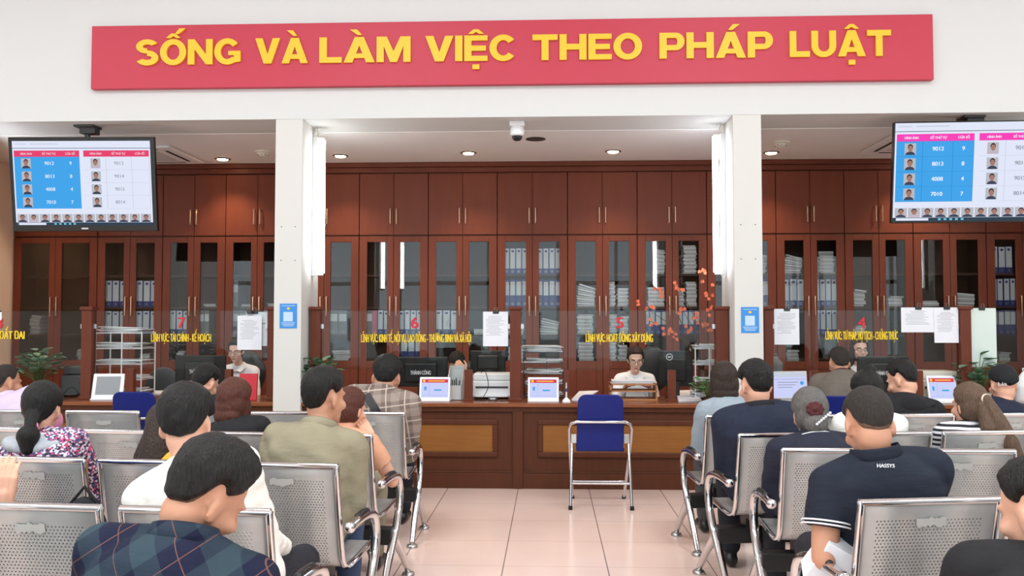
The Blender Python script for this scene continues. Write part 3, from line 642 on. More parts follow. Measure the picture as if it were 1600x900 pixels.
# monitors seen from behind
def monitor(u0, u1, v0, Y, label, sticker=None, v1=None, rz=0):
    x0, x1 = XU(u0, Y), XU(u1, Y); x = (x0 + x1) / 2; z1 = ZV(v0, Y); z0 = ZV(v1, Y) if v1 else TOP + .1; w = x1 - x0
    t = thing('computer_monitor', label, 'monitor', (x, Y, TOP)); f_ = tilted(x, Y, z0, rz, -.08)
    q = MB(); slab(q, f_, -w / 2, w / 2, 0, z1 - z0, -.03, 0); q.build('casing', 'blackmetal', t, bevel=.008)
    q = MB(); slab(q, f_, -w * .3, w * .3, (z1 - z0) * .15, (z1 - z0) * .8, 0, .025); q.build('rear_bulge', 'black', t, bevel=.012)
    q = MB(); slab(q, f_, -w * .47, w * .47, .015, (z1 - z0) - .012, -.032, -.0301); q.build('screen', 'scr_dark', t)
    MB().box(x - .03, x + .03, Y - .015, Y + .03, TOP + .01, z0 + .08).build('neck', 'black', t, bevel=.005)
    q = MB(); q.lathe((x, Y, TOP), [(.001, 0), (.11, 0), (.11, .008), (.03, .016), (.001, .016)], 24); q.build('foot', 'black', t, 40)
    if sticker:
        q = MB(); q.mat(0); slab(q, f_, -w * .22, w * .22, (z1 - z0) * .40, (z1 - z0) * .58, .0255, .0265); q.mat(1); ftext(q, f_, sticker, 0, (z1 - z0) * .49, .035, w * .38, .0275, .03)
        q.build('sticker', ['black', 'white'], t)
    return t
monitor(275, 354, 556, 8.15, 'black computer monitor seen from behind at window seven', 'THÀNH CÔNG')
monitor(617, 700, 558, 8.15, 'black computer monitor with white-lettered sticker at window six', 'THÀNH CÔNG')
monitor(1338, 1419, 556, 8.15, 'black computer monitor seen from behind at window four', 'THÀNH CÔNG')
mt5 = monitor(1030, 1082, 548, 8.3, 'black computer monitor with round mark at window five', rz=-.35)
q = MB(); c5 = PY(1047, 558, 8.22); q.tube([(c5.x + .028 * math.cos(a * .3142), 8.262, c5.z + .028 * math.sin(a * .3142)) for a in range(20)], .004, 6, closed=True); q.box(c5.x - .014, c5.x + .014, 8.255, 8.265, c5.z - .006, c5.z + .006)
q.build('round_mark', 'lgrey', mt5)
monitor(735, 790, 548, 8.5, 'black computer monitor behind the white printer', v1=582)
# tray racks with papers
def rack(u0, u1, zt, Y, label, mt, tiers, dep=.28, paper=True, z0=TOP):
    x0, x1 = XU(u0, Y), XU(u1, Y); t = thing('tray_rack', label, 'tray rack', ((x0 + x1) / 2, Y, z0)); r = .006
    for x, y in ((x0, Y), (x1, Y), (x0, Y + dep), (x1, Y + dep), ((x0 + x1) / 2 + .03, Y)):
        MB().tube([(x, y, z0), (x, y, zt)], r, 6).build('upright', mt, t)
    for k in range(tiers):
        z = z0 + .02 + (zt - z0 - .03) * k / max(1, tiers - 1)
        q = MB()
        q.tube([(x0, Y, z), (x1, Y, z), (x1, Y + dep, z), (x0, Y + dep, z)], r * .8, 6, closed=True)
        for j in range(1, 7):
            xx = x0 + (x1 - x0) * j / 7; q.tube([(xx, Y, z), (xx, Y + dep, z)], r * .4, 4)
        q.tube([(x0, Y, z + .03), (x1, Y, z + .03)], r * .5, 5)
        q.build('tray', mt, t)
        if paper:
            n = rnd.randint(4, 8); s_ = MB(); pz = z + .006
            for j in range(n):
                mm = Matrix.Rotation(rnd.uniform(-.12, .12), 3, 'Z') @ Matrix.Rotation(rnd.uniform(-.04, .04), 3, 'Y'); s_.mat(j % 2)
                s_.obox(((x0 + x1) / 2 + rnd.uniform(-.03, .03), Y + dep / 2 - .02, pz + .004 + j * .007), ((x1 - x0) * rnd.uniform(.8, .98), dep * .9, .005), mm)
            o = s_.build('paper_stack', ['paper', 'paper2']); tag(o, f'loose papers, {ORD[k]} tier from the bottom, {label}', 'paper stack', 'papers in the tray racks')
rack(150, 222, ZV(519, 8.05), 8.05, 'white wire tray rack at window seven', 'white', 5)
rack(818, 880, ZV(549, 8.1), 8.1, 'dark tray rack right of the middle post', 'dgrey', 5)
rack(1086, 1119, ZV(543, 8.1), 8.1, 'white tray rack beside the right pillar', 'white', 4)
# printers
def printer(u0, u1, v0, Y, label, mt='white', dep=.3):
    x0, x1 = XU(u0, Y), XU(u1, Y); z1 = ZV(v0, Y); h = z1 - TOP
    t = thing('printer', label, 'printer', ((x0 + x1) / 2, Y, TOP))
    MB().box(x0, x1, Y, Y + dep, TOP + .012, TOP + h * .72).build('body', mt, t, bevel=.015, seg=3)
    MB().box(x0 + .01, x1 - .01, Y + .02, Y + dep, TOP + h * .73, z1).build('lid', mt, t, bevel=.012, seg=3)
    MB().box(x0 + .03, x1 - .03, Y - .004, Y + .01, TOP + h * .42, TOP + h * .5).build('paper_slot', 'dgrey', t)
    MB().box(x0 + .03, x1 - .03, Y - .05, Y + .02, TOP + .02, TOP + .035).build('output_tray', mt, t, bevel=.004)
    for xx in (x0 + .03, x1 - .03): MB().box(xx - .015, xx + .015, Y + .02, Y + .05, TOP, TOP + .013).build('foot', 'rubber', t)
    return t
printer(738, 799, 584, 8.05, 'white printer with cables beside the middle post')
printer(1438, 1500, 579, 7.95, 'cream printer behind the lit tablet on the right counter', 'cream')
pb = printer(96, 131, 574, 8.1, 'grey office machine with cables left of the wooden post', 'dgrey')
def cable(pts, label, r=.0035):
    P = [Vector(p) for p in pts]; out = []
    for i in range(len(P) - 1):
        p0 = P[max(0, i - 1)]; p1 = P[i]; p2 = P[i + 1]; p3 = P[min(len(P) - 1, i + 2)]
        for k in range(6):
            s_ = k / 6; out.append(.5 * ((2 * p1) + (p2 - p0) * s_ + (2 * p0 - 5 * p1 + 4 * p2 - p3) * s_ * s_ + (3 * p1 - p0 - 3 * p2 + p3) * s_ ** 3))
    out.append(P[-1])
    o = MB().tube(out, r, 6).build('power_cable', 'rubber', None, 180); tag(o, label, 'cable', 'cables on the counter')
def cp(u, v, Y): return tuple(PY(u, v, Y))
z = TOP + .006
cable([cp(752, 583, 8.03), (XU(757, 8.0), 7.99, 1.0), (XU(763, 7.96), 7.96, .85), (XU(752, 7.92), 7.92, z), (XU(742, 7.9), 7.9, z), (XU(760, 7.86), 7.87, z)], 'black cable hanging in front of the white printer')
cable([(XU(742, 7.8), 7.80, z), (XU(765, 7.84), 7.84, z), (XU(780, 7.8), 7.8, z), (XU(795, 7.84), 7.84, z), (XU(798, 7.95), 7.95, .8), (XU(797, 8.0), 8.0, .9)], 'black cable curling on the counter below the white printer')
cable([(XU(98, 7.95), 7.95, z), (XU(104, 7.9), 7.92, .80), (XU(114, 7.9), 7.92, .83), (XU(122, 7.9), 7.94, .76), (XU(112, 7.88), 7.88, z), (XU(100, 7.86), 7.86, z)], 'black cable looped before the grey office machine')
ad = thing('power_adapter', 'small grey power adapter among the cables below the printer', 'adapter', (XU(768, 7.82), 7.82, TOP)); MB().box(XU(762, 7.82), XU(776, 7.82), 7.9, 7.95, TOP, TOP + .03).build('brick', 'dgrey', ad, bevel=.006); MB().box(XU(765, 7.82), XU(773, 7.82), 7.898, 7.9, TOP + .008, TOP + .022).build('rating_label', 'lgrey', ad)
# pen holder and file stand
x0, x1 = XU(700, 7.95), XU(723, 7.95)
t = thing('file_holder', 'white slanted file holder with pens beside the lit tablet', 'file holder', ((x0 + x1) / 2, 7.97, TOP))
q = MB(); zt = ZV(573, 7.95)
q.prism([(0, 0), (.24, 0), (.24, zt - TOP), (.2, zt - TOP), (0, .14)], (x1 - .008, 7.9, TOP), (0, 1, 0), (0, 0, 1), .005); q.prism([(0, 0), (.24, 0), (.24, zt - TOP), (.2, zt - TOP), (0, .14)], (x0, 7.9, TOP), (0, 1, 0), (0, 0, 1), .005)
q.box(x0, x1, 7.9, 7.905, TOP, TOP + .13); q.box(x0, x1, 8.135, 8.14, TOP, zt); q.box(x0, x1, 7.9, 8.14, TOP, TOP + .005); q.build('holder', 'lgrey', t)
for k in range(5):
    xx = x0 + .02 + k * .021
    o = MB().tube([(xx, 7.93, TOP + .012), (xx + rnd.uniform(-.008, .008), 7.93, TOP + .17 + rnd.uniform(0, .03))], .0045, 7).build('pen', 'black'); tag(o, f'dark pen standing in the white file holder, {ORD[k]} from left', 'pen', 'pens in the file holder')
# pen stand
p = PZ(885, 628.5, TOP); t = thing('pen_stand', 'white desk pen standing in a round base at window five', 'pen stand', (p.x, p.y, TOP))
MB().lathe((p.x, p.y, TOP), [(.001, 0), (.036, 0), (.036, .012), (.02, .03), (.008, .04), (.001, .04)], 20).build('base', 'white', t, 40); MB().tube([(p.x, p.y, TOP + .035), (p.x, p.y, TOP + .11), (p.x, p.y, TOP + .17)], [.007, .006, .003], 8).build('pen', 'white', t); MB().tube([(p.x, p.y, TOP + .09), (p.x, p.y, TOP + .12)], .0075, 8).build('grip', 'bind_blue', t)
def flat(pts, label, h=.006, mt='paper', nm='paper_sheet', cat='paper'):
    q = MB(); P = [PZ(u, v, TOP) for u, v in pts]; q.loft([[Vector((p_.x, p_.y, TOP + .001)) for p_ in P], [Vector((p_.x, p_.y, TOP + h)) for p_ in P]]); o = q.build(nm, mt); tag(o, label, cat); return o
flat([(893, 626), (912, 626), (935, 612), (905, 613)], 'pinkish paper lying beside the pen stand', .012)
flat([(1060, 628), (1096, 627), (1082, 612), (1055, 613)], 'white papers lying on the counter beside the right green plant', .018)
flat([(240, 617), (270, 617), (268, 612), (240, 612)], 'white paper on the counter behind the left blue chair', .012)
flat([(1360, 627), (1400, 627), (1396, 619), (1364, 619)], 'white paper on the counter at window four', .01)
# wooden document tray at window five
x0, x1 = XU(953, 7.95), XU(1026, 7.95); t = thing('document_tray', 'tan wooden two-tier document tray in front of the window five clerk', 'tray', ((x0 + x1) / 2, 8.0, TOP))
for z in (.0, .075, .135): MB().box(x0, x1, 7.94, 8.2, TOP + z, TOP + z + .012).build('tier', 'wood_tray', t)
for x in (x0, x1 - .012): MB().box(x, x + .012, 7.94, 8.2, TOP + .012, TOP + .15).build('side', 'wood_tray', t)
q = MB()
for k in range(5): q.mat(k % 2).obox(((x0 + x1) / 2 + rnd.uniform(-.015, .015), 8.06, TOP + .151 + k * .005), (.36, .22, .004), Matrix.Rotation(rnd.uniform(-.06, .06), 3, 'Z'))
o = q.build('paper_stack', ['paper', 'paper2']); tag(o, 'loose papers on top of the tan wooden tray', 'paper stack')
# red folder, white cup, bag, blue crate
f_ = tilted((XU(375, 7.82) + XU(403, 7.82)) / 2, 7.80, TOP + .002, 0, .1); w = XU(403, 7.82) - XU(375, 7.82)
t = thing('red_folder', 'bright red folder standing on the counter beside the left pillar', 'folder', tuple(f_[0])); q = MB(); slab(q, f_, -w / 2, w / 2, 0, .235, -.022, 0); q.build('cover', 'red', t, bevel=.003); q = MB(); slab(q, f_, -w / 2 + .004, w / 2 - .004, .003, .231, -.019, -.003); slab(q, f_, -w * .46, w * .46, .19, .194, -.0, .0015); q.build('crease', 'num_red', t)
x = XU(349, 7.95); t = thing('paper_cup', 'white paper cup between monitor and red folder', 'cup', (x, 7.98, TOP)); MB().lathe((x, 7.98, TOP), [(.001, 0), (.026, 0), (.036, .13), (.034, .13), (.025, .006), (.001, .006)], 20).build('cup_wall', 'white', t, 40); MB().tube([(x + .0365 * math.cos(a * .3142), 7.98 + .0365 * math.sin(a * .3142), TOP + .13) for a in range(20)], .002, 5, closed=True).build('rim', 'white', t)
x0, x1 = XU(1205, 8.2), XU(1224, 8.2); t = thing('blue_crate', 'blue plastic crate behind the document monitor', 'crate', ((x0 + x1) / 2, 8.25, TOP)); MB().box(x0, x1, 8.2, 8.4, TOP, TOP + .21).build('walls', 'bind_blue', t, bevel=.006); MB().box(x0 - .006, x1 + .006, 8.195, 8.405, TOP + .19, TOP + .215).build('rim', 'bind_blue', t, bevel=.004)
def bag(x, y, z, w, d, h, label, mt, seed):
    rr = random.Random(seed); q = MB(); rings = []
    for j in range(9):
        f = j / 8; s_ = (1 + .12 * math.sin(f * 3.1)) * (1 - .65 * max(0, f - .6) / .4)
        rings.append([Vector((x + w / 2 * s_ * math.cos(a * .3927) * (1 + rr.uniform(-.1, .1)), y + d / 2 * s_ * math.sin(a * .3927) * (1 + rr.uniform(-.1, .1)), z + h * f)) for a in range(16)])
    o = q.loft(rings); t = thing('plastic_bag', label, 'bag', (x, y, z)); q.build('sack', mt, t, 180)
    MB().tube([(x - w * .12, y, z + h * .98), (x - w * .16, y, z + h * 1.12), (x + w * .1, y, z + h * 1.15), (x + w * .12, y, z + h * .98)], .006, 6).build('handle', mt, t)
bag((x0 + x1) / 2, 8.29, TOP + .216, .12, .14, .16, 'crumpled grey plastic bag on the blue crate', 'grey', 3)
bag(XU(1602, 7.85), 7.85, TOP, .2, .16, .26, 'white plastic bag on the counter at the right edge', 'white', 4)
for k in range(3):
    x = XU(1430 + k * 4, 7.9); t = thing('marker_pen', f'white and purple marker standing beside the cream printer, {ORD[k]} from left', 'marker', (x, 7.9, TOP), group='markers beside the cream printer'); MB().tube([(x, 7.9, TOP), (x, 7.9, TOP + .11)], .008, 8).build('barrel', 'white', t); MB().tube([(x, 7.9, TOP + .11), (x, 7.9, TOP + .15)], .0082, 8).build('cap', 'bind_blue', t)

# ------------------------------------------------------------------ plants
def leaf(q, base, d, L, W, up=Vector((0, 0, 1)), droop=.35):
    d = d.normalized(); s_ = d.cross(up); s_ = s_.normalized() if s_.length > 1e-3 else Vector((1, 0, 0)); n = s_.cross(d)
    prof = [(0, .0), (.18, .62), (.42, 1.0), (.7, .78), (.9, .32), (1.0, .0)]; A = []; 
    for f, w in prof:
        c = base + d * L * f - Vector((0, 0, 1)) * droop * L * f * f
        A.append((c - n * W * .12 * w, c + s_ * W * .5 * w + n * W * .06, c - s_ * W * .5 * w + n * W * .06))
    vs = [p for a in A for p in a]; fs = []
    for i in range(len(prof) - 1):
        a = i * 3; b2 = a + 3; fs += [(a, b2, b2 + 1, a + 1), (a + 2, b2 + 2, b2, a)]
    q.add(vs, fs)
def plant(c, potr, poth, h, spread, n, L, label, mt='leaf', pot='pot', seed=1, nm='potted_plant'):
    rr = random.Random(seed); c = Vector(c); t = thing(nm, label, 'plant', tuple(c))
    MB().lathe(c, [(.001, 0), (potr * .7, 0), (potr, poth * .9), (potr * 1.06, poth), (potr * .95, poth), (potr * .9, poth * .85), (.001, poth * .85)], 24).build('pot', pot, t, 40)
    MB().lathe(c, [(.001, poth * .84), (potr * .9, poth * .84), (potr * .85, poth * .88), (.001, poth * .9)], 20).build('soil', 'soil', t)
    st = MB(); lf = MB(); top = c + Vector((0, 0, poth * .88))
    for k in range(n):
        a = rr.uniform(0, 6.283); rad = spread * math.sqrt(rr.random()); hh = h * rr.uniform(.35, 1) * (1 - .35 * (rad / spread) ** 2)
        e = top + Vector((math.cos(a) * rad, math.sin(a) * rad * .8, hh)); m_ = top + Vector((math.cos(a) * rad * .35, math.sin(a) * rad * .3, hh * .6))
        st.tube([top + Vector((math.cos(a) * .02, math.sin(a) * .02, 0)), m_, e], [.004, .003, .002], 5)
        dr = Vector((math.cos(a + rr.uniform(-.6, .6)), math.sin(a + rr.uniform(-.6, .6)), rr.uniform(.0, .9)))
        leaf(lf, e, dr, L * rr.uniform(.75, 1.2), L * .74 * rr.uniform(.85, 1.1), droop=rr.uniform(.1, .4))
    st.build('stems', 'stem', t, 180); o = lf.build('foliage', [mt], t, 180)
plant((XU(62, 8.0), 8.0, TOP), .09, .12, .36, .17, 80, .105, 'bushy green potted plant at the left end of the counter', 'leaf2', 'pot2', 1)
plant((XU(501, 7.76), 7.74, TOP), .07, .14, .30, .13, 44, .11, 'green potted plant on the counter beside the left white pillar', 'leaf2', 'pot2', 2)
plant((XU(1107, 7.76), 7.74, TOP), .05, .05, .17, .13, 44, .075, 'small green plant on the counter beside the right white pillar', 'leaf', 'pot2', 3)
plant((XU(1527, 7.85), 7.85, TOP), .1, .085, .34, .16, 66, .105, 'green plant in a white bowl on the right counter', 'leaf2', 'pot', 4)
# vase with orange blossom branches
vx = XU(1075, 8.28); t = thing('blossom_vase', 'vase of branches with orange blossoms behind the glass at window five', 'vase', (vx, 8.2, TOP))
MB().lathe((vx + .12, 8.2, TOP), [(.001, 0), (.05, 0), (.07, .1), (.045, .22), (.05, .26), (.04, .26), (.035, .22), (.001, .2)], 20).build('vase_body', 'pot2', t, 40)
st = MB(); bl = MB(); rr = random.Random(5)
for (u, v) in ((1000, 475), (1012, 500), (1035, 515), (1055, 440), (1062, 478), (1085, 490), (1108, 450), (1112, 478), (1092, 500), (1075, 512), (1098, 425), (1022, 447), (1044, 520), (1104, 505)):
    e = PY(u, v, 8.12 + rr.uniform(-.06, .12)); b0 = Vector((vx + .12, 8.2, TOP + .22)); m_ = (b0 + e) / 2 + Vector((rr.uniform(-.03, .06), 0, .1))
    st.tube([b0, m_, e], [.005, .0035, .002], 5)
    for k in range(5):
        p = e + (m_ - e) * rr.uniform(0, .3) + Vector((rr.uniform(-.035, .035), rr.uniform(-.03, .03), rr.uniform(-.035, .035)))
        for j in range(5):
            a = j * 1.2566 + rr.random(); leaf(bl, p, Vector((math.cos(a), rr.uniform(-.5, .5), math.sin(a))), .02, .018, Vector((0, -1, 0)), .1)
st.build('branches', 'twig', t, 180); bl.build('blossom', 'blossom', t, 180)
# ------------------------------------------------------------------ televisions
def television(u, vb, Y, w, h, label, bez, hdr, yaw, tilt, grid, brand):
    b0 = PY(u, vb, Y); f_ = tilted(b0.x, b0.y, b0.z, yaw, tilt); t = thing('television', label, 'television', tuple(b0), group='wall of numbers televisions')
    q = MB(); slab(q, f_, -w / 2, w / 2, 0, h, -.05, 0); q.build('casing', 'tvback', t, bevel=.008)
    bb = bez * 1.5; X0, X1, Z0, Z1 = -w / 2 + bez, w / 2 - bez, bb, h - bez; Wd, Ht = X1 - X0, Z1 - Z0
    q = MB()
    def r(x0, y0, x1, y1, d): slab(q, f_, X0 + x0 * Wd, X0 + x1 * Wd, Z1 - y1 * Ht, Z1 - y0 * Ht, 0.0, d)
    q.mat(0); r(0, 0, 1, 1, .0012)
    q.mat(5); r(0, .083, 1, .089, .0016)
    q.mat(3); r(.13, .03, .33, .04, .0016); r(.02, .03, .1, .04, .0016)
    for xo in (0.01, .515):
        q.mat(1); r(xo, .112, xo + .475, .185, .0018)
        if xo < .1: q.mat(2); r(xo, .185, xo + .475, .80, .0018)
        q.mat(3 if xo > .1 else 4)
        if xo > .1 or grid:
            for k in range(5): r(xo, .185 + .1535 * k, xo + .475, .188 + .1535 * k, .0022)
            for xx in (.16, .345, .472): r(xo + xx, .185, xo + xx + .003, .80, .0022)
        for k in range(4):
            yy = .185 + .1535 * k + .02; px = xo + .05
            q.mat(6); r(px, yy, px + .07, yy + .118, .0026)
            face(q, f_, X0 + (px + .035) * Wd, Z1 - (yy + .118) * Ht, .07 * Wd, .118 * Ht, k + (4 if xo > .1 else 0))
    for k in range(12):
        px = .012 + k * .082
        q.mat(6); r(px, .865, px + .074, .962, .0026); face(q, f_, X0 + (px + .037) * Wd, Z1 - .962 * Ht, .074 * Wd, .097 * Ht, k + 3)
    q.mat(5); r(0, .965, 1, 1, .003)
    q.mat(0); r(.02, .97, .22, .995, .0034)
    q.mat(11)
    for k in range(5): r(.28 + k * .035, .973, .297 + k * .035, .992, .0034)
    scr = q.build('screen', ['scr_white', hdr, 'scr_blue', 'scr_line', 'scr_bline', 'scr_dark', 'scr_photo', 'scr_face', 'scr_hair', 'scr_cloth', 'scr_cloth2', 'scr_dots'], t)
    def tx(body, x, y, hh, ww, mt): q = MB(); ftext(q, f_, body, X0 + x * Wd, Z1 - y * Ht, hh * Ht, ww * Wd if ww else None, .004, .02); q.build('screen_text', ('scr_txt', 'scr_gtxt')[mt], scr)
    for xo in (0.01, .515):
        tx('HÌNH ẢNH', xo + .09, .15, .024, .085, 0); tx('SỐ THỨ TỰ', xo + .255, .15, .024, .1, 0); tx('CỬA SỔ', xo + .41, .15, .024, .07, 0)
    for k, (a, c) in enumerate((('9012', '9'), ('8013', '8'), ('4008', '4'), ('7010', '7'))): tx(a, .265, .262 + .1535 * k, .04, None, 0); tx(c, .42, .262 + .1535 * k, .04, None, 0)
    for k, a in enumerate(('9013', '9014', '9015', '8014')): tx(a, .77, .262 + .1535 * k, .04, None, 1)
    if brand: q = MB(); slab(q, f_, -.03, .03, bb * .35, bb * .6, 0, .001); q.build('maker_mark', 'lgrey', t)
    tx_ = f_[0] + f_[2] * (h * .7) - f_[3] * .06
    m = MB(); m.tube([(tx_.x, tx_.y + .03, tx_.z - .1), (tx_.x, tx_.y + .03, TOPZ)], .025, 12); m.box(tx_.x - .09, tx_.x + .09, tx_.y - .05, tx_.y + .11, TOPZ - .02, TOPZ); m.box(tx_.x - .15, tx_.x + .15, tx_.y - .02, tx_.y + .03, tx_.z - .16, tx_.z + .02); m.box(tx_.x - .05, tx_.x + .09, tx_.y - .02, tx_.y + .08, TOPZ - .075, TOPZ - .02)
    m.build('ceiling_mount', 'dgrey', t, bevel=.004)
def face(q, f_, cx, z0, w, h, seed):
    rr = random.Random(seed * 7 + 1); o, r_, u_, n_ = f_; D = n_ * .0028
    def el(x, y, a, c, d, half=False): q.prism([(cx + x * w + a * w * math.cos(k * .5236), z0 + max(0, y * h + c * h * math.sin(k * .5236))) for k in range(12)], o + n_ * d, r_, u_, .0003)
    q.mat(rr.choice((9, 9, 10))); el(0, .0, .44, .3, .0028)
    q.mat(8); el(0, .66, .235, .28, .0032)
    q.mat(7); el(0, .55, .2, .28, .0036)
television(133, 361.5, 7.79, 1.30, .835, 'large black-framed television on a ceiling mount over the left counter', .036, 'scr_pink', .03, -.14, False, True)
television(1521, 348, 7.76, 1.37, .86, 'large thin-framed television with magenta headers over the right counter', .012, 'scr_mag', -.03, -.14, True, False)

# ------------------------------------------------------------------ ceiling fittings
CZ = 3.172
def spot_energy(p, e):
    l = bpy.data.lights.new('downlight_beam', 'SPOT'); l.energy = e; l.color = (1, .72, .46); l.spot_size = R(105); l.spot_blend = .8; l.shadow_soft_size = .04
    o = bpy.data.objects.new('downlight_beam', l); C.objects.link(o); o.location = (p.x, p.y, p.z - .03)
    return o
for k, (u, v) in enumerate(((-4, 257), (348, 248), (532, 243), (732, 238.5), (958, 236), (1205, 238), (1440, 240))):
    p = PZ(u, v, CZ) if k else Vector((-5.45, 8.95, CZ))
    t = thing('downlight', 'round warm recessed downlight, %s from the left along the alcove ceiling' % ORD[k], 'downlight', tuple(p), group='recessed ceiling downlights')
    MB().lathe(p, [(.078, 0), (.082, -.006), (.066, -.010), (.060, -.002), (.060, .0)], 28).build('trim_ring', 'dgrey', t, 40)
    MB().lathe(p + Vector((0, 0, -.004)), [(.001, 0), (.056, 0), (.05, -.012), (.001, -.02)], 24).build('lamp', 'lamp', t, 40)
    spot_energy(p, 75)
def detector(u, v, lb):
    p = PZ(u, v, CZ); t = thing('smoke_detector', lb, 'smoke detector', tuple(p))
    MB().lathe(p, [(.001, 0), (.085, 0), (.085, -.012), (.065, -.02), (.001, -.02)], 28).build('base_plate', 'cream', t, 40)
    MB().lathe(p, [(.06, -.02), (.055, -.034), (.035, -.05), (.001, -.052)], 24).build('sensor_head', 'cream', t, 40)
    q = MB()
    for a in range(8): q.obox(p + Vector((.05 * math.cos(a * .785), .05 * math.sin(a * .785), -.036)), (.012, .012, .006), Matrix.Rotation(a * .785, 3, 'Z'))
    q.build('sensor_slots', 'dgrey', t)
detector(411, 237, 'white smoke detector on the alcove ceiling left of the left pillar'); detector(1220, 222, 'white smoke detector on the alcove ceiling right of the right pillar')
p = PZ(837, 217, CZ); t = thing('speaker_opening', 'round black opening in the ceiling behind the dome camera', 'ceiling opening', tuple(p)); MB().lathe(p, [(.001, -.001), (.085, -.001), (.085, -.004), (.001, -.004)], 28).build('dark_disc', 'hole', t); MB().lathe(p, [(.085, 0), (.095, -.001), (.095, -.005), (.085, -.006)], 28).build('rim', 'dgrey', t)
p = PY(808, 190, FY + .2); p.z = TOPZ; t = thing('dome_camera', 'white dome security camera hanging under the beam', 'camera', tuple(p))
MB().box(p.x - .065, p.x + .065, p.y - .065, p.y + .065, p.z - .045, p.z).build('junction_box', 'white', t, bevel=.006); MB().lathe(p, [(.001, -.045), (.055, -.045), (.062, -.07), (.06, -.115), (.05, -.125), (.001, -.125)], 28).build('housing', 'white', t, 40)
MB().lathe(p, [(.047, -.118), (.045, -.14), (.03, -.162), (.001, -.17)], 24).build('dome', 'black', t, 60)
def cassette(x0, x1, y0, y1, lb):
    t = thing('air_conditioner', lb, 'air conditioner', ((x0 + x1) / 2, (y0 + y1) / 2, CZ))
    MB().box(x0, x1, y0, y1, CZ - .028, CZ).build('panel', 'white', t, bevel=.012)
    q = MB(); w = .035
    for a in ((x0 + .08, x0 + .08 + w, y0 + .16, y1 - .16), (x1 - .08 - w, x1 - .08, y0 + .16, y1 - .16), (x0 + .16, x1 - .16, y0 + .08, y0 + .08 + w), (x0 + .16, x1 - .16, y1 - .08 - w, y1 - .08)):
        MB().box(a[0], a[1], a[2], a[3], CZ - .0295, CZ - .02).build('air_slot', 'hole', t)
    MB().box(x0 + .2, x1 - .2, y0 + .2, y1 - .2, CZ - .031, CZ - .026).build('intake_grille', 'lgrey', t, bevel=.004)
cassette(-4.66, -3.76, 8.62, 9.52, 'white ceiling cassette air conditioner behind the left television'); cassette(3.19, 4.09, 8.38, 9.28, 'white ceiling cassette air conditioner behind the right television')
def tube_lamp(x, y, side, mt, lb, z0=1.86, z1=3.06):
    t = thing('tube_lamp', lb, 'fluorescent lamp', (x, y, z0)); w = side * .1
    MB().box(x, x + side * .045, y - .025, y + .025, z0 - .03, z1 + .03).build('channel', 'white', t, bevel=.004)
    for z in (z0 - .012, z1 + .012): MB().box(x + side * .02, x + side * .10, y - .015, y + .015, z - .012, z + .012).build('lamp_holder', 'cream', t, bevel=.004)
    MB().tube([(x + side * .085, y, z0), (x + side * .085, y, z1)], .026, 14).build('tube', mt, t, 60)
    MB().tube([(x + side * .03, y, z1 + .03), (x + side * .05, y, z1 + .07), (x + side * .03, y, 3.17)], .006, 6).build('wire', 'cream', t, 180)
tube_lamp(-2.135, FY + .34, 1, 'tube', 'lit vertical fluorescent tube on the left white pillar'); tube_lamp(1.555, FY + .34, -1, 'tube2', 'lit vertical fluorescent tube on the right white pillar')
tube_lamp(-5.2, FY + .34, 1, 'tube2', 'lit vertical fluorescent tube on the far left pillar'); tube_lamp(4.9, FY + .34, -1, 'tube', 'lit vertical fluorescent tube on the far right pillar')

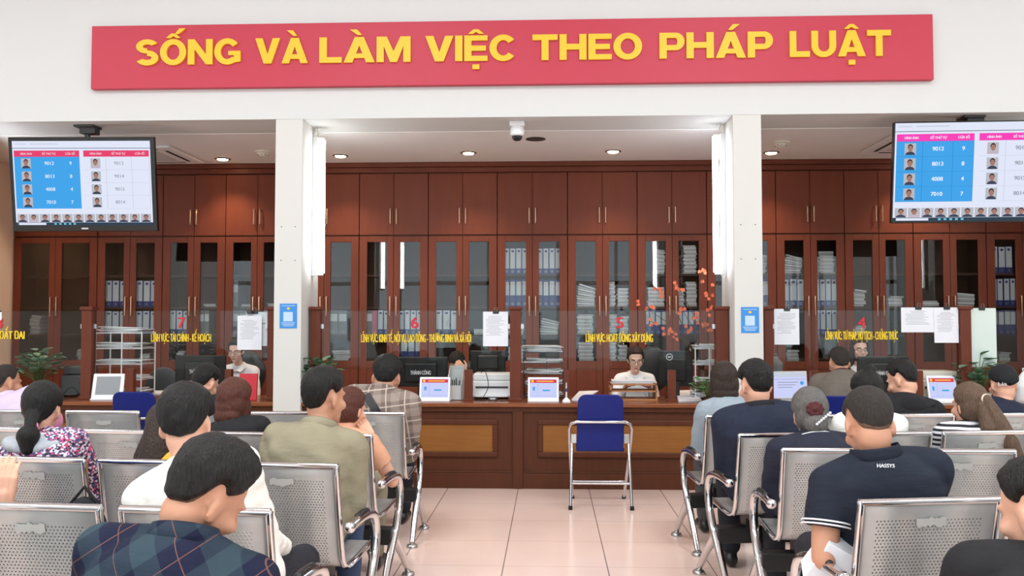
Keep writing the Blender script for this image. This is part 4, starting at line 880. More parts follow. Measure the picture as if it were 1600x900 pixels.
# ------------------------------------------------------------------ steel benches
PROF = [(.018, .838), (.004, .842), (.0, .832), (.006, .80), (.022, .72), (.042, .62), (.064, .52), (.078, .465), (.098, .432), (.13, .416), (.18, .411), (.26, .415), (.36, .424), (.46, .432), (.51, .428), (.535, .41), (.54, .39)]
def make_bench(side, n=3):
    t = thing('waiting_bench', '', 'bench', local=True)
    for i in range(n):
        xc = side * (.285 + .54 * i); w = .225
        q = MB(); q.uv = []; s_ = 0
        for k, (y, z) in enumerate(PROF):
            if k: s_ += math.hypot(y - PROF[k - 1][0], z - PROF[k - 1][1])
            for xx in (-w, 0, w): q.v.append((xc + xx, y, z)); q.uv.append((xx, s_))
        for k in range(len(PROF) - 1):
            for j in range(2): a = k * 3 + j; q.f.append((a, a + 1, a + 4, a + 3)); q.mi.append(0)
        sh = q.build('seat_shell', 'perf', t, 50, local=True); so = sh.modifiers.new('thickness', 'SOLIDIFY'); so.thickness = .004; so.offset = 0
        for sx in (-1, 1):
            x = xc + sx * (w + .008); MB().tube([(x, y, z) for y, z in PROF[1:]], .0125, 8).build('side_frame', 'chrome', sh, 60, local=True)
        MB().tube([(xc - w - .012, .002, .838), (xc + w + .012, .002, .838)], .0135, 10).build('top_rail', 'chrome', sh, 60, local=True)
        rr = random.Random(i * 3 + (5 if side > 0 else 2)); pts = []
        for k in range(14):
            f = k / 13; pts.append((xc - .045 + .1 * f, .79 - rr.uniform(0, .008)))
        for k in range(14):
            f = 1 - k / 13; pts.append((xc - .045 + .1 * f, .752 + rr.uniform(0, .012)))
        q = MB(); L = [(x, .0028 + (.80 - z) * .2 - .001, z) for x, z in pts]
        q.add([(x, y - .003, z) for x, y, z in L] + [(x, y - .0018, z) for x, y, z in L], [tuple(range(28)), tuple(range(55, 27, -1))] + [(a, (a + 1) % 28, (a + 1) % 28 + 28, a + 28) for a in range(28)])
        q.build('torn_label', 'residue', sh, local=True)
        for sx in (-1, 1): q = MB(); q.box(xc + sx * .12 - .02, xc + sx * .12 + .02, .12, .40, .385, .409); q.box(xc + sx * .12 - .015, xc + sx * .12 + .015, .2, .28, .33, .39); q.build('seat_bracket', 'blackmetal', t, local=True)
    xa, xb = 0, side * (.57 + .54 * (n - 1))
    MB().box(xa, xb, .2, .28, .25, .335).build('beam', 'blackmetal', t, bevel=.006, local=True)
    for x in (xa, xb):
        def sm(P, m=5):
            out = []; P = [Vector((x, a, c)) for a, c in P]
            for i in range(len(P) - 1):
                p0 = P[max(0, i - 1)]; p1 = P[i]; p2 = P[i + 1]; p3 = P[min(len(P) - 1, i + 2)]
                for k in range(m):
                    f = k / m; out.append(.5 * ((2 * p1) + (p2 - p0) * f + (2 * p0 - 5 * p1 + 4 * p2 - p3) * f * f + (3 * p1 - p0 - 3 * p2 + p3) * f ** 3))
            out.append(P[-1]); return out
        fr_ = MB().tube(sm([(.02, .60), (.12, .607), (.25, .603), (.335, .575), (.365, .50), (.345, .41), (.28, .31), (.235, .27)]), .021, 12).build('arm_frame', 'chrome', t, 180, local=True)
        MB().tube(sm([(.10, .620), (.17, .624), (.25, .618)]), [.008] + [.014] * 9 + [.008], 10).build('arm_pad', 'black', fr_, 180, local=True)
        MB().ball((x, .015, .60), (.024, .026, .024), 14, 9).build('arm_cap', 'chrome', fr_, 180, local=True)
        for (a, c) in (((.25, .29), (.04, .03)), ((.25, .28), (.55, .03))):
            lg = MB().tube([(x, a[0], a[1]), (x, a[0] * .5 + c[0] * .5, .165), (x, c[0], c[1])], [.024, .021, .017], 12).build('leg', 'chrome', t, 60, local=True)
            MB().lathe((x, c[0], 0), [(.001, 0), (.034, 0), (.036, .008), (.03, .02), (.012, .026), (.010, .045), (.001, .045)], 20).build('foot', 'steel', lg, 50, local=True)
    return t
BL = {}
def bench_pt(key, x, y, z):
    o, rz, side = BL[key]; v = Matrix.Rotation(rz, 3, 'Z') @ Vector((x, y, 0)); return Vector((o[0] + v.x, o[1] + v.y, z))
def seat_pt(key, i, y=.25):
    side = BL[key][2]; return bench_pt(key, side * (.285 + .54 * i), y, .42)
LS = (('A', -.865, 5.59, -.01), ('B', -.845, 4.46, -.10), ('C', -.79, 3.51, -.10), ('D', -.785, 2.65, -.075), ('E', -.62, 1.78, -.05))
RS = (("A'", .895, 5.47, .11), ("B'", .905, 4.57, .13), ("C'", .985, 4.05, .0), ("D'", .925, 2.87, .16), ("E'", .95, 1.98, .15))
rown2 = ('front row nearest the counter', 'second row', 'third row', 'fourth row', 'rearmost row nearest the viewer')
for side, rows_, nm in ((-1, LS, 'left'), (1, RS, 'right')):
    proto = make_bench(side)
    for k, (key, x, y, rz) in enumerate(rows_):
        lb = f'perforated steel bench with aisle-side armrest, {rown2[k]}, {nm} of the aisle'
        if k == 0: t = proto; t.location = (x, y, 0); t.rotation_euler.z = rz; t['label'] = lb
        else: t = dup(proto, (x, y, 0), rz, lb)
        t['group'] = f'steel benches {nm} of the aisle'; BL[key] = ((x, y), rz, side)
        if key in ('A', 'B', "A'"):
            p = bench_pt(key, side * 1.70, 0, 0); dup(proto, (p.x, p.y, 0), rz, f'perforated steel bench away from the aisle, {rown2[k]}, {nm} block of seats', f'steel benches {nm} of the aisle'); BL[key + '2'] = ((p.x, p.y), rz, side)

# ------------------------------------------------------------------ blue folding chairs
def make_folding():
    t = thing('folding_chair', '', 'chair', local=True)
    # backrest: rounded outline extruded along its lean
    def outline(w0, w1, h, r):
        P = []
        for cx, cz, a0 in ((w1 - r, h - r, 0), (-w1 + r, h - r, 90)):
            for k in range(7): a = R(a0 + k * 15); P.append((cx + r * math.cos(a), cz + r * math.sin(a)))
        P += [(-w0, h * .4), (-w0 * .97, 0), (w0 * .97, 0), (w0, h * .4)]
        return P
    th = .2
    q = MB(); q.prism(outline(.18, .172, .44, .06), (0, .105, .435), (1, 0, 0), (0, -math.sin(th), math.cos(th)), .022)
    bk = q.build('backrest', 'blue_seat', t, bevel=.007, seg=3, local=True)
    for (x, z) in ((-.145, .40), (0, .415), (.145, .40), (-.155, .2), (.155, .2)):
        p = Vector((x, .105 - math.sin(th) * z, .435 + math.cos(th) * z)); MB().ball(p + Vector((0, -.0, 0)), (.006, .004, .006), 10, 6).build('rivet', 'steel', bk, 180, local=True)
    q = MB(); q.prism([(-.185, 0), (.185, 0), (.18, .36), (.14, .40), (-.14, .40), (-.18, .36)], (0, .09, .42), (1, 0, 0), (0, 1, .03), .032); q.build('seat', 'blue_seat', t, bevel=.012, seg=3, local=True)
    H = [(-.205, .43, .0), (-.235, .10, .50), (-.238, .045, .60), (-.225, .02, .64), (-.185, .01, .657), (.185, .01, .657), (.225, .02, .64), (.238, .045, .60), (.235, .10, .50), (.205, .43, .0)]
    MB().tube(H, .0125, 10).build('hoop_frame', 'chrome', t, 60, local=True)
    for s_ in (-1, 1):
        lg = MB().tube([(s_ * .218, .11, .50), (s_ * .218, .09, .43), (s_ * .232, -.02, .01)], .0115, 10).build('rear_leg', 'chrome', t, 60, local=True)
        MB().tube([(s_ * .231, -.017, .03), (s_ * .232, -.022, 0)], .016, 10).build('rubber_foot', 'rubber', lg, 60, local=True)
        MB().tube([(s_ * .207, .415, .03), (s_ * .205, .432, 0)], .016, 10).build('rubber_foot', 'rubber', t, 60, local=True)
        MB().box(s_ * .18, s_ * .225, .085, .11, .485, .555).build('side_bracket', 'steel', t, bevel=.004, local=True)
    MB().tube([(-.226, .03, .19), (.226, .03, .19)], .0095, 8).build('stretcher', 'chrome', t, 60, local=True)
    MB().tube([(-.212, .33, .155), (.212, .33, .155)], .0095, 8).build('stretcher', 'chrome', t, 60, local=True)
    return t
fc = make_folding(); p = PZ(939.5, 797, 0); fc.location = (p.x, p.y + .02, 0); fc['label'] = 'blue folding chair standing alone in the aisle before the counter'; fc['group'] = 'blue folding chairs at the counter'
def fold(u, Y, lb, rz=0): p = Vector((XU(u, Y), Y, 0)); return dup(fc, (p.x, p.y, 0), rz, lb)
fold(210, 6.95, 'blue folding chair at the left counter below the white tablet'); fold(590, 6.75, 'blue folding chair hidden before the man in brown plaid shirt'); fold(1374, 6.9, 'blue folding chair between the bun woman and the hoodie man'); fold(1312, 6.78, 'blue folding chair under the man in the taupe coat')
# ------------------------------------------------------------------ people
class Vol(MB):
    def ell(s, c, r, rot=None, nu=20, nv=14):
        q = MB(); q.ball((0, 0, 0), r, nu, nv); c = Vector(c)
        return s.add([c + (rot @ Vector(v) if rot else Vector(v)) for v in q.v], q.f)
    def cone(s, a, ra, b, rb, n=16):
        a, b = Vector(a), Vector(b); d = b - a; L = d.length; d = d.normalized(); P, Rr = [], []
        for k in range(5): t = math.pi / 2 * (1 - k / 4.0) ; P.append(a - d * ra * math.sin(t) * .999); Rr.append(max(.0006, ra * math.cos(t)))
        for k in range(5): t = math.pi / 2 * (k / 4.0); P.append(b + d * rb * math.sin(t) * .999); Rr.append(max(.0006, rb * math.cos(t)))
        u = d.orthogonal().normalized(); w = d.cross(u)
        return s.loft([[p + (u * math.cos(6.2832 * k / n) + w * math.sin(6.2832 * k / n)) * r for k in range(n)] for p, r in zip(P, Rr)])
    def cyl(s, a, ra, b, rb, n=20):
        a, b = Vector(a), Vector(b); d = (b - a).normalized(); u = d.orthogonal().normalized(); w = d.cross(u)
        return s.loft([[p + (u * math.cos(6.2832 * k / n) + w * math.sin(6.2832 * k / n)) * r for k in range(n)] for p, r in ((a, ra), (b, rb))])
    def chain(s, pts, rs):
        for i in range(len(pts) - 1): s.cone(pts[i], rs[i], pts[i + 1], rs[i + 1])
        return s
def remesh(vol, voxel, smooth=2, fac=.5):
    m = bpy.data.meshes.new('tmp'); m.from_pydata(vol.v, [], vol.f)
    bm = bmesh.new(); bm.from_mesh(m); bmesh.ops.recalc_face_normals(bm, faces=bm.faces); bm.to_mesh(m); bm.free()
    o = bpy.data.objects.new('tmp', m); C.objects.link(o)
    r = o.modifiers.new('r', 'REMESH'); r.mode = 'VOXEL'; r.voxel_size = voxel
    if smooth: k = o.modifiers.new('s', 'SMOOTH'); k.iterations = smooth; k.factor = fac
    e = o.evaluated_get(DG()); me = e.to_mesh()
    n = len(me.vertices); co = np.empty(n * 3, np.float32); me.vertices.foreach_get('co', co); co = co.reshape(-1, 3)
    nl = len(me.loops); li = np.empty(nl, np.int32); me.loops.foreach_get('vertex_index', li)
    ls = np.empty(len(me.polygons), np.int32); lt = np.empty(len(me.polygons), np.int32); me.polygons.foreach_get('loop_start', ls); me.polygons.foreach_get('loop_total', lt)
    nv = np.empty(n * 3, np.float32); me.vertices.foreach_get('normal', nv)
    e.to_mesh_clear(); bpy.data.objects.remove(o); bpy.data.meshes.remove(m)
    return co, li, ls, lt, nv.reshape(-1, 3)
def place(name, parts, mt, parent):
    off = 0; V, LI, LT = [], [], []
    for co, li, ls, lt, nv in parts: V.append(co); LI.append(li + off); LT.append(lt); off += len(co)
    V = np.concatenate(V); LI = np.concatenate(LI); LT = np.concatenate(LT)
    m = bpy.data.meshes.new(name); m.vertices.add(len(V)); m.vertices.foreach_set('co', V.ravel()); m.loops.add(len(LI)); m.loops.foreach_set('vertex_index', LI)
    m.polygons.add(len(LT)); m.polygons.foreach_set('loop_start', np.concatenate([[0], np.cumsum(LT)[:-1]]).astype(np.int32)); m.polygons.foreach_set('loop_total', LT)
    m.polygons.foreach_set('use_smooth', [True] * len(LT)); m.update(); m.validate()
    m.materials.append(M[mt] if isinstance(mt, str) else mt)
    o = bpy.data.objects.new(name, m); C.objects.link(o); o.parent = parent; ORG[o.name] = Vector((0, 0, 0)); return o
def folds(part, amp, seed, f=(9, 9, 20)):
    co, li, ls, lt, nv = part; rng = np.random.RandomState(seed); d = np.zeros(len(co), np.float32)
    for k in range(7):
        w = rng.normal(size=3) * np.array(f); d += np.sin(co @ w * 1.6 + rng.uniform(0, 6.28) + 1.5 * np.sin(co @ (rng.normal(size=3) * 7))) * rng.uniform(.4, 1)
    return (co + nv * (d * amp / 3)[:, None].astype(np.float32), li, ls, lt, nv)
def ik(a, b, l1, l2, pole):
    d = b - a; D = min(d.length, (l1 + l2) * .995); u = d.normalized(); x = (l1 * l1 - l2 * l2 + D * D) / (2 * D); h = math.sqrt(max(0, l1 * l1 - x * x))
    p = pole - u * pole.dot(u); p = p.normalized() if p.length > 1e-4 else u.orthogonal()
    return a + u * x + p * h, a + u * D
def hand(wr, f, n, side, s, curl=.5, spread=1.0, th=.5):
    f = f.normalized(); n = (n - f * n.dot(f)).normalized(); w = f.cross(n) * side   # w: towards the thumb
    v = Vol()
    for k, o in enumerate((.027, .009, -.009, -.026)): v.cone(wr + w * o * .7 * s, .0125 * s, wr + f * .082 * s + w * o * s, .0112 * s, 10)
    v.cone(wr + f * -.03 * s, .023 * s, wr + f * .03 * s, .02 * s, 12); v.ell(wr + f * .045 * s + n * .006 * s, (.036 * s, .036 * s, .014 * s), Matrix((w, f, n)).transposed())
    for k, (o, L, r) in enumerate(((.028, .070, .0088), (.0095, .079, .0092), (-.009, .073, .0088), (-.0265, .057, .0078))):
        p = wr + f * .086 * s + w * o * s; a = .12; sp = w * (o * 2.2 * spread)
        for j, fr in enumerate((.44, .31, .25)):
            a += curl * (.55, .9, .7)[j]; d = (f * math.cos(a) + n * math.sin(a) + sp * math.cos(a)).normalized(); e = p + d * L * fr * s
            v.cone(p, r * s * (1 - .08 * j), e, r * s * (.94 - .1 * j), 10); p = e
    p = wr + w * .026 * s + f * .018 * s + n * .006 * s; d = (f * .75 + w * .75 + n * .25).normalized()
    for j, (L, r) in enumerate(((.042, .0135), (.033, .0105), (.027, .009))):
        e = p + d * L * s; v.cone(p, r * s, e, r * s * .9, 10); p = e; d = (d * .8 + f * .35 + n * th * .6 - w * .2).normalized()
    return remesh(v, .0036 * s, 1)
def sst(x): x = max(0, min(1, x)); return x * x * (3 - 2 * x)
def cap(v, T, hl, noise_amp=.004, seed=1, ramp=14, thin=.012):
    tab = hl; c = Vector((0, -.012, .032)); rings = []; nu, nv = 110, 60
    def eh(a):
        for (a0, e0), (a1, e1) in zip(tab, tab[1:]):
            if a <= a1: return e0 + (e1 - e0) * (a - a0) / (a1 - a0)
        return tab[-1][1]
    for j in range(nv + 1):
        el = -89.5 + 179 * j / nv; ring = []
        for i in range(nu):
            az = 360 * i / nu; az = az - 360 if az > 180 else az; ce, se = math.cos(R(el)), math.sin(R(el))
            d = Vector((math.sin(R(az)) * ce, math.cos(R(az)) * ce, se)); rz_ = .088 if el > 0 else .112
            re = 1 / math.sqrt((d.x / .0725) ** 2 + (d.y / .0925) ** 2 + (d.z / rz_) ** 2); k = sst((el - eh(abs(az))) / ramp + .5)
            up = T[1] + (T[0] - T[1]) * sst((el + 30) / 75)
            nz = noise.noise(Vector((d.x * 8 + seed, d.y * 8, d.z * 3))) + .7 * noise.noise(Vector((d.x * 26 + seed, d.y * 26, d.z * 8)))
            ring.append(c + d * (re + (up + nz * noise_amp) * k - thin * (1 - k)))
        rings.append(ring)
    v.loft(rings); return v
HL_MALE = ((0, 40), (38, 36), (58, 20), (70, -2), (86, -8), (96, 10), (108, 6), (122, -26), (140, -46), (180, -54))
HL_FEM = ((0, 44), (40, 36), (60, 14), (75, -12), (92, -16), (104, -6), (120, -34), (140, -52), (180, -60))
HL_NAPE = ((0, 40), (38, 36), (58, 22), (70, 0), (86, -10), (96, 6), (108, 0), (122, -34), (140, -56), (180, -66))
HL_CLERK = ((0, 30), (40, 26), (60, 6), (75, -24), (92, -28), (104, -28), (120, -40), (140, -52), (180, -60))
HL_FADE = ((0, 42), (38, 38), (58, 24), (70, 2), (86, -4), (96, 14), (108, 10), (122, -22), (140, -42), (180, -50))
def head_vol(v, s, tf, female):
    def E(c, r, rot=None): v.ell(tf(Vector(c)), tuple(q * s for q in r), tf.R @ rot if rot else tf.R)
    E((0, -.012, .032), (.071, .091, .086)); E((0, .02, -.025), (.060, .07, .085)); E((0, .036, -.078), (.046 if not female else .041, .05, .036)); E((0, -.03, -.05), (.056, .05, .06))
    v.cone(tf(Vector((0, .086, .008))), .009 * s, tf(Vector((0, .108, -.03))), .0125 * s); E((0, .098, -.034), (.017, .012, .009))
    E((0, .07, .022), (.052, .022, .011)); E((0, .083, -.066), (.023, .012, .0095)); E((0, .078, -.1), (.02, .014, .014))
    for sd in (-1, 1):
        E((sd * .073, -.008, -.012), (.0085, .021, .033), Matrix.Rotation(sd * .35, 3, 'Z') @ Matrix.Rotation(-.15, 3, 'X')); E((sd * .04, .06, -.03), (.024, .026, .022))
        E((sd * .072, -.006, -.034), (.009, .012, .013))
class TF:
    def __init__(s, c, R_, k): s.c, s.R, s.k = c, R_, k
    def __call__(s, p): return s.c + s.R @ (Vector(p) * s.k)
NP = [0]
def person(lb, pos, rz, hc, s=.95, hy=0, hp=.25, hr=0, skin='skin', hair='h_black', style='short', T=(.02, .012), top='navy', sleeve='long', off=.016, bw=1.0, pants='pants', shoe='black', female=False, hands=None, collar=None, ccol=None, extra=None, glasses=False, seatz=.42, tyaw=0, hem=-.06, eyes=False, poles=None, legs=True, amp=.006, hl=None, curls=None, elbows=None, nkl=.125, sh=.855, troll=0, gtop=1.03):
    NP[0] += 1; sd0 = NP[0]
    root = thing('person', lb, 'person', (pos[0], pos[1], 0), rz, local=True)
    inv = Matrix.Rotation(-rz, 3, 'Z'); H = inv @ (hc - Vector((pos[0], pos[1], 0)))
    Rh = (Matrix.Rotation(hy, 3, 'Z') @ Matrix.Rotation(-hp, 3, 'X') @ Matrix.Rotation(hr, 3, 'Y')); tf = TF(H, Rh, s)
    P = Vector((0, 0, seatz + .10 * s)); tu = (H - P).normalized(); hu = Rh @ Vector((0, 0, 1))
    N = H - (hu * .4 + tu * .6).normalized() * nkl * s - Matrix.Rotation(tyaw, 3, 'Z') @ Vector((0, .035, 0))
    mid = (P + N) / 2 + Vector((0, -.04, .015)); Cc = 2 * mid - (P + N) / 2
    def sp(t): return P * (1 - t) ** 2 + Cc * 2 * t * (1 - t) + N * t * t
    def tg(t): return ((Cc - P) * (1 - t) + (N - Cc) * t).normalized()
    Lx = Matrix.Rotation(tyaw, 3, 'Z') @ Vector((1, 0, troll)).normalized()
    RG = [(-.1, .15, .11), (.06, .168, .122), (.28, .155, .114), (.5, .152, .112), (.7, .168, .118), (.84, .152, .108), (.93, .108, .094), (1.0, .078, .078), (1.06, .06, .062)]
    if female: RG = [(t, w * f, d * .94) for (t, w, d), f in zip(RG, (1, 1.02, .92, .88, .9, .9, .9, .92, .92))]
    def torso(v, grow, t0=None, t1=None):
        rings = []
        for t, w, d in RG:
            if t1 is not None and t > t1: continue
            if t0 is not None and t == RG[0][0]: t = t0
            T_ = tg(max(0, min(1, t))); a = (Lx - T_ * Lx.dot(T_)).normalized(); b_ = T_.cross(a); c = sp(t)
            ww, dd = (w * bw * s + grow), (d * s * (1 + (bw - 1) * .6) + grow); ring = []
            for k in range(28):
                q = 6.2832 * k / 28; cx, sx = math.cos(q), math.sin(q); ring.append(c + a * ww * math.copysign(abs(cx) ** .82, cx) + b_ * dd * math.copysign(abs(sx) ** .82, sx))
            rings.append(ring)
        v.loft(rings)
    body = Vol(); torso(body, -.012, None, .93); head_vol(body, s, tf, female)
    nk = .050 * s if not female else .045 * s
    body.cone(sp(.90), nk * 1.0, tf((0, -.018, -.06)), nk)
    SH, EL, WR = {}, {}, {}
    hands = hands or {}; parts = []
    ts = tg(.88); la = (Lx - ts * Lx.dot(ts)).normalized()
    for sd in (-1, 1):
        S_ = sp(sh) + la * sd * .158 * s * bw * (.92 if female else 1); hd = hands.get(sd, (sd * .075, .27, seatz + .17))
        hv = inv @ (hd - Vector((pos[0], pos[1], 0))) if isinstance(hd, Vector) else Vector(hd)
        pole = Vector((poles or {}).get(sd, (sd * .3, -.45, -.85)))
        e, w = ik(S_, hv, .285 * s, .25 * s, pole); SH[sd], EL[sd], WR[sd] = S_, e, w
        if elbows and sd in elbows:
            e = elbows[sd]; e = inv @ (e - Vector((pos[0], pos[1], 0))) if isinstance(e, Vector) else Vector(e); w = hv
            EL[sd], WR[sd] = e, w
        k = .9 if female else 1.0
        body.cone(sp(.91), .048 * s, S_, .051 * s * k); body.cone(S_, .053 * s * k, e, .041 * s * k); body.cone(e, .041 * s * k, e + (w - e) * .35, .040 * s * k); body.cone(e + (w - e) * .35, .040 * s * k, w, .026 * s * k)
        fd = (w - e).normalized()
        cu = (curls or {}).get(sd, (None, None, .55)); f = cu[0] or (fd + Vector((0, .25, -.12))); n = cu[1] or Vector((-sd * .35, .1, -1))
        parts.append(hand(w + fd * .012 * s, Vector(f), Vector(n), sd, s * k, cu[2], .6))
    hips, knees, ank = {}, {}, {}
    for sd in (-1, 1):
        hips[sd] = P + Vector((sd * .085 * s, .0, -.01)); knees[sd] = Vector((sd * .115, .43 * s, seatz + .085)); ank[sd] = Vector((sd * .11, .39 * s, .10))
        body.cone(hips[sd], .072 * s, knees[sd], .052 * s); body.cone(knees[sd], .05 * s, ank[sd], .036 * s)
    bd = place('body', [remesh(body, .0085, 2)] + parts, skin, root)
    # clothes
    g = Vol(); torso(g, off, hem, gtop)
    for sd in (-1, 1):
        S_, e, w = SH[sd], EL[sd], WR[sd]; k = .9 if female else 1.0; o2 = off * 1.05
        g.cone(sp(.94), .052 * s + off, S_, .054 * s * k + off)
        if sleeve == 'long': g.cone(S_, .053 * s * k + o2, e, .041 * s * k + o2); g.cone(e, .042 * s * k + o2, e + (w - e) * .5, .036 * s * k + o2 * .9); g.cyl(e + (w - e) * .3, .038 * s * k + o2 * .9, w - (w - e) * .02, .029 * s * k + o2 * .9)
        elif sleeve == 'short': g.cone(S_, .053 * s * k + o2, S_ + (e - S_) * .3, .05 * s * k + o2 * 1.1); g.cyl(S_ + (e - S_) * .2, .05 * s * k + o2 * 1.1, S_ + (e - S_) * .58, .049 * s * k + o2 * 1.2)
    place('shirt' if sleeve != 'long' or off < .02 else 'jacket', [folds(remesh(g, .0105, 3), amp, sd0)], top, root)
    if sleeve == 'short' and ccol:
        for sd in (-1, 1):
            S_, e = SH[sd], EL[sd]; q = MB(); d = (e - S_); c = S_ + d * .565; u = d.normalized().orthogonal(); w_ = d.normalized().cross(u); r = .0505 * s + off * .25
            for o_ in (0, .012): q.tube([c + d.normalized() * (o_ - .012) + (u * math.cos(a * .2618) + w_ * math.sin(a * .2618)) * r for a in range(24)], .003, 6, closed=True)
            q.build('sleeve_trim', ccol, root, 180, local=True)
    if collar:
        ax = ((tf((0, -.018, -.06)) - sp(.97)).normalized() + tg(1) * .8).normalized(); u = (Lx - ax * Lx.dot(ax)).normalized(); w_ = ax.cross(u); c = sp(.985); r0, hh = (.071 * s + off * .6, .045 if gtop > 1 else .022) if collar != 'hood' else (.1, .05)
        q = MB(); rings = []
        if collar == 'hood':
            hv = Vol(); cb = sp(.9) - Vector((0, (.075 if female else .125) * s, -.01))
            for k in range(9):
                a = R(-80 + 160 * k / 8); hv.ell(sp(.96) + Vector((math.sin(a) * .115 * s, (-.025 if female else -.06) - math.cos(a) * .065, .0 - math.cos(a) * .02)), (.04, .034, .03))
            hv.ell(cb, (.085, .03, .06)); place('hood', [folds(remesh(hv, .009, 3), .004, sd0 + 50)], ccol or top, root)
        else:
            prof = ((r0 * 1.12, -.012), (r0 * .98, hh * .85), (r0 * .94, hh), (r0 * .89, hh * .85), (r0 * .98, -.012))
            for k in range(30):
                a = 6.2832 * k / 30; dn = 1 - .38 * max(0, math.sin(a)) * (1 if collar == 'shirt' else .4)
                rings.append([c + (u * math.cos(a) + w_ * math.sin(a) * 1.04) * r + ax * z * dn for r, z in prof])
            q.loft(rings, False, True); q.build('collar', ccol if (ccol and sleeve != 'short') else top, root, 180, local=True)
            if extra == 'collar_line':
                q = MB(); q.tube([c + (u * math.cos(a * .2094) + w_ * math.sin(a * .2094) * 1.04) * (r0 * 1.08) + ax * .018 for a in range(30)], .003, 6, closed=True); q.build('collar_trim', ccol or 'white', root, 180, local=True)
    if legs:
        p_ = Vol(); p_.ell(P + Vector((0, .01, -.02)), (.172 * s * (bw if bw < 1.1 else 1.05), .13 * s, .095 * s))
        for sd in (-1, 1): p_.cone(hips[sd], .088 * s, knees[sd], .066 * s); p_.cone(knees[sd], .066 * s, ank[sd] + Vector((0, 0, .02)), .054 * s)
        place('trousers', [folds(remesh(p_, .012, 3), .004, sd0 + 9)], pants, root)
        for sd in (-1, 1):
            v = Vol(); a = ank[sd]; v.cone(Vector((a.x, a.y - .02, .045)), .04, Vector((a.x * 1.08, a.y + .15, .036)), .034); v.cone(Vector((a.x, a.y, .05)), .036, Vector((a.x, a.y, .10)), .042)
            co, li, ls, lt, nv = remesh(v, .008, 2); co[:, 2] = np.maximum(co[:, 2], .002); place('shoe', [(co, li, ls, lt, nv)], shoe, root)
    # hair
    hv = Vol(); tabs = hl or (HL_FEM if female else HL_MALE)
    if style in ('fade', 'buzz'): tabs = hl or HL_FADE
    if style in ('fade', 'buzz'):
        fv = Vol(); cap(fv, (.0035, .003), HL_MALE, 0, sd0, 22); fv.v = [tuple(tf(Vector(p))) for p in fv.v]; place('hair_fade', [remesh(fv, .0062, 1)], 'h_fade', root)
    elif style == 'short' and hair == 'h_black':
        fv = Vol(); cap(fv, (.0035, .003), HL_NAPE, 0, sd0, 16); fv.v = [tuple(tf(Vector(p))) for p in fv.v]; place('hair_fade', [remesh(fv, .0062, 1)], 'h_nape', root)
    cap(hv, T, tabs, .001 if style in ('buzz', 'hat') else .0045, sd0, 10 if female else 18)
    if style == 'bob':
        hv.ell((0, -.028, -.02), (.094, .088, .115)); hv.ell((0, -.05, -.085), (.086, .06, .06))
        for sd in (-1, 1): hv.ell((sd * .072, .012, -.05), (.022, .045, .085))
    elif style == 'long':
        hv.chain([(0, -.07, .02), (0, -.095, -.09), (-.01, -.10, -.2), (-.03, -.09, -.32)], [.07, .075, .08, .06]); hv.ell((0, -.03, -.02), (.09, .085, .11))
        for sd in (-1, 1): hv.chain([(sd * .06, -.02, -.02), (sd * .085, -.04, -.13), (sd * .10, -.06, -.27)], [.035, .04, .03])
    elif style == 'ponylow':
        hv.chain([(0, -.085, -.03), (0, -.115, -.075)], [.04, .03]); hv.chain([(0, -.115, -.08), (.002, -.14, -.12), (.004, -.135, -.17)], [.028, .05, .036])
    elif style == 'ponytail':
        hv.chain([(.0, -.09, .05), (.0, -.125, .03)], [.03, .026]); hv.chain([(0, -.125, .03), (.03, -.15, -.08), (.075, -.16, -.2), (.13, -.15, -.3), (.17, -.13, -.36)], [.03, .05, .062, .05, .02]); hv.chain([(-.02, -.11, .0), (-.01, -.13, -.12), (.02, -.13, -.24)], [.03, .045, .03]); hv.ell((0, -.03, -.01), (.084, .084, .09))
    elif style == 'bun':
        hv.ell((.01, -.055, .125), (.036, .034, .03)); hv.ell((0, -.03, -.01), (.082, .084, .09))
    elif style == 'lowbun':
        hv.ell((0, -.095, -.055), (.06, .04, .055)); hv.ell((0, -.03, -.01), (.082, .086, .095))
    elif style == 'tied':
        hv.ell((0, -.03, -.005), (.081, .084, .09))
    hv.v = [tuple(tf(Vector(p))) for p in hv.v]
    if style == 'hat':
        hb = place('cap', [remesh(hv, .0075, 1)], hair, root)
    else:
        place('hair', [remesh(hv, .0062, 1)], hair, root)
    if eyes:
        for sd in (-1, 1):
            q = MB(); q.ball(tf((sd * .031, .0725, .0)), .0098 * s, 14, 9); q.build('eye', 'eyew', root, 180, local=True)
            q = MB(); q.ball(tf((sd * .031, .0792, -.002)), .0048 * s, 12, 8); q.build('pupil', 'eye', root, 180, local=True)
            q = MB(); q.tube([tf((sd * .014, .089, .019)), tf((sd * .032, .087, .025)), tf((sd * .05, .074, .02))], .0032 * s, 6); q.build('eyebrow', hair, root, 180, local=True)
        q = MB(); q.ball(tf((0, .089, -.066)), (.018 * s, .006 * s, .006 * s), 14, 8); q.build('lips', 'lip', root, 180, local=True)
    if gtop < 1:
        nb = sp(1.0)
        for sd in (-1, 1):
            A_ = [Vector((sd * .062, .0, .03)), Vector((sd * .012, .088, -.045)), Vector((sd * .055, .098, -.062)), Vector((sd * .092, .03, -.012))]
            q = MB(); q.loft([[nb + a * s for a in A_], [nb + (a + Vector((0, .012, .008))) * s for a in A_]]); q.build('collar_lapel', top, root, bevel=.003, local=True)
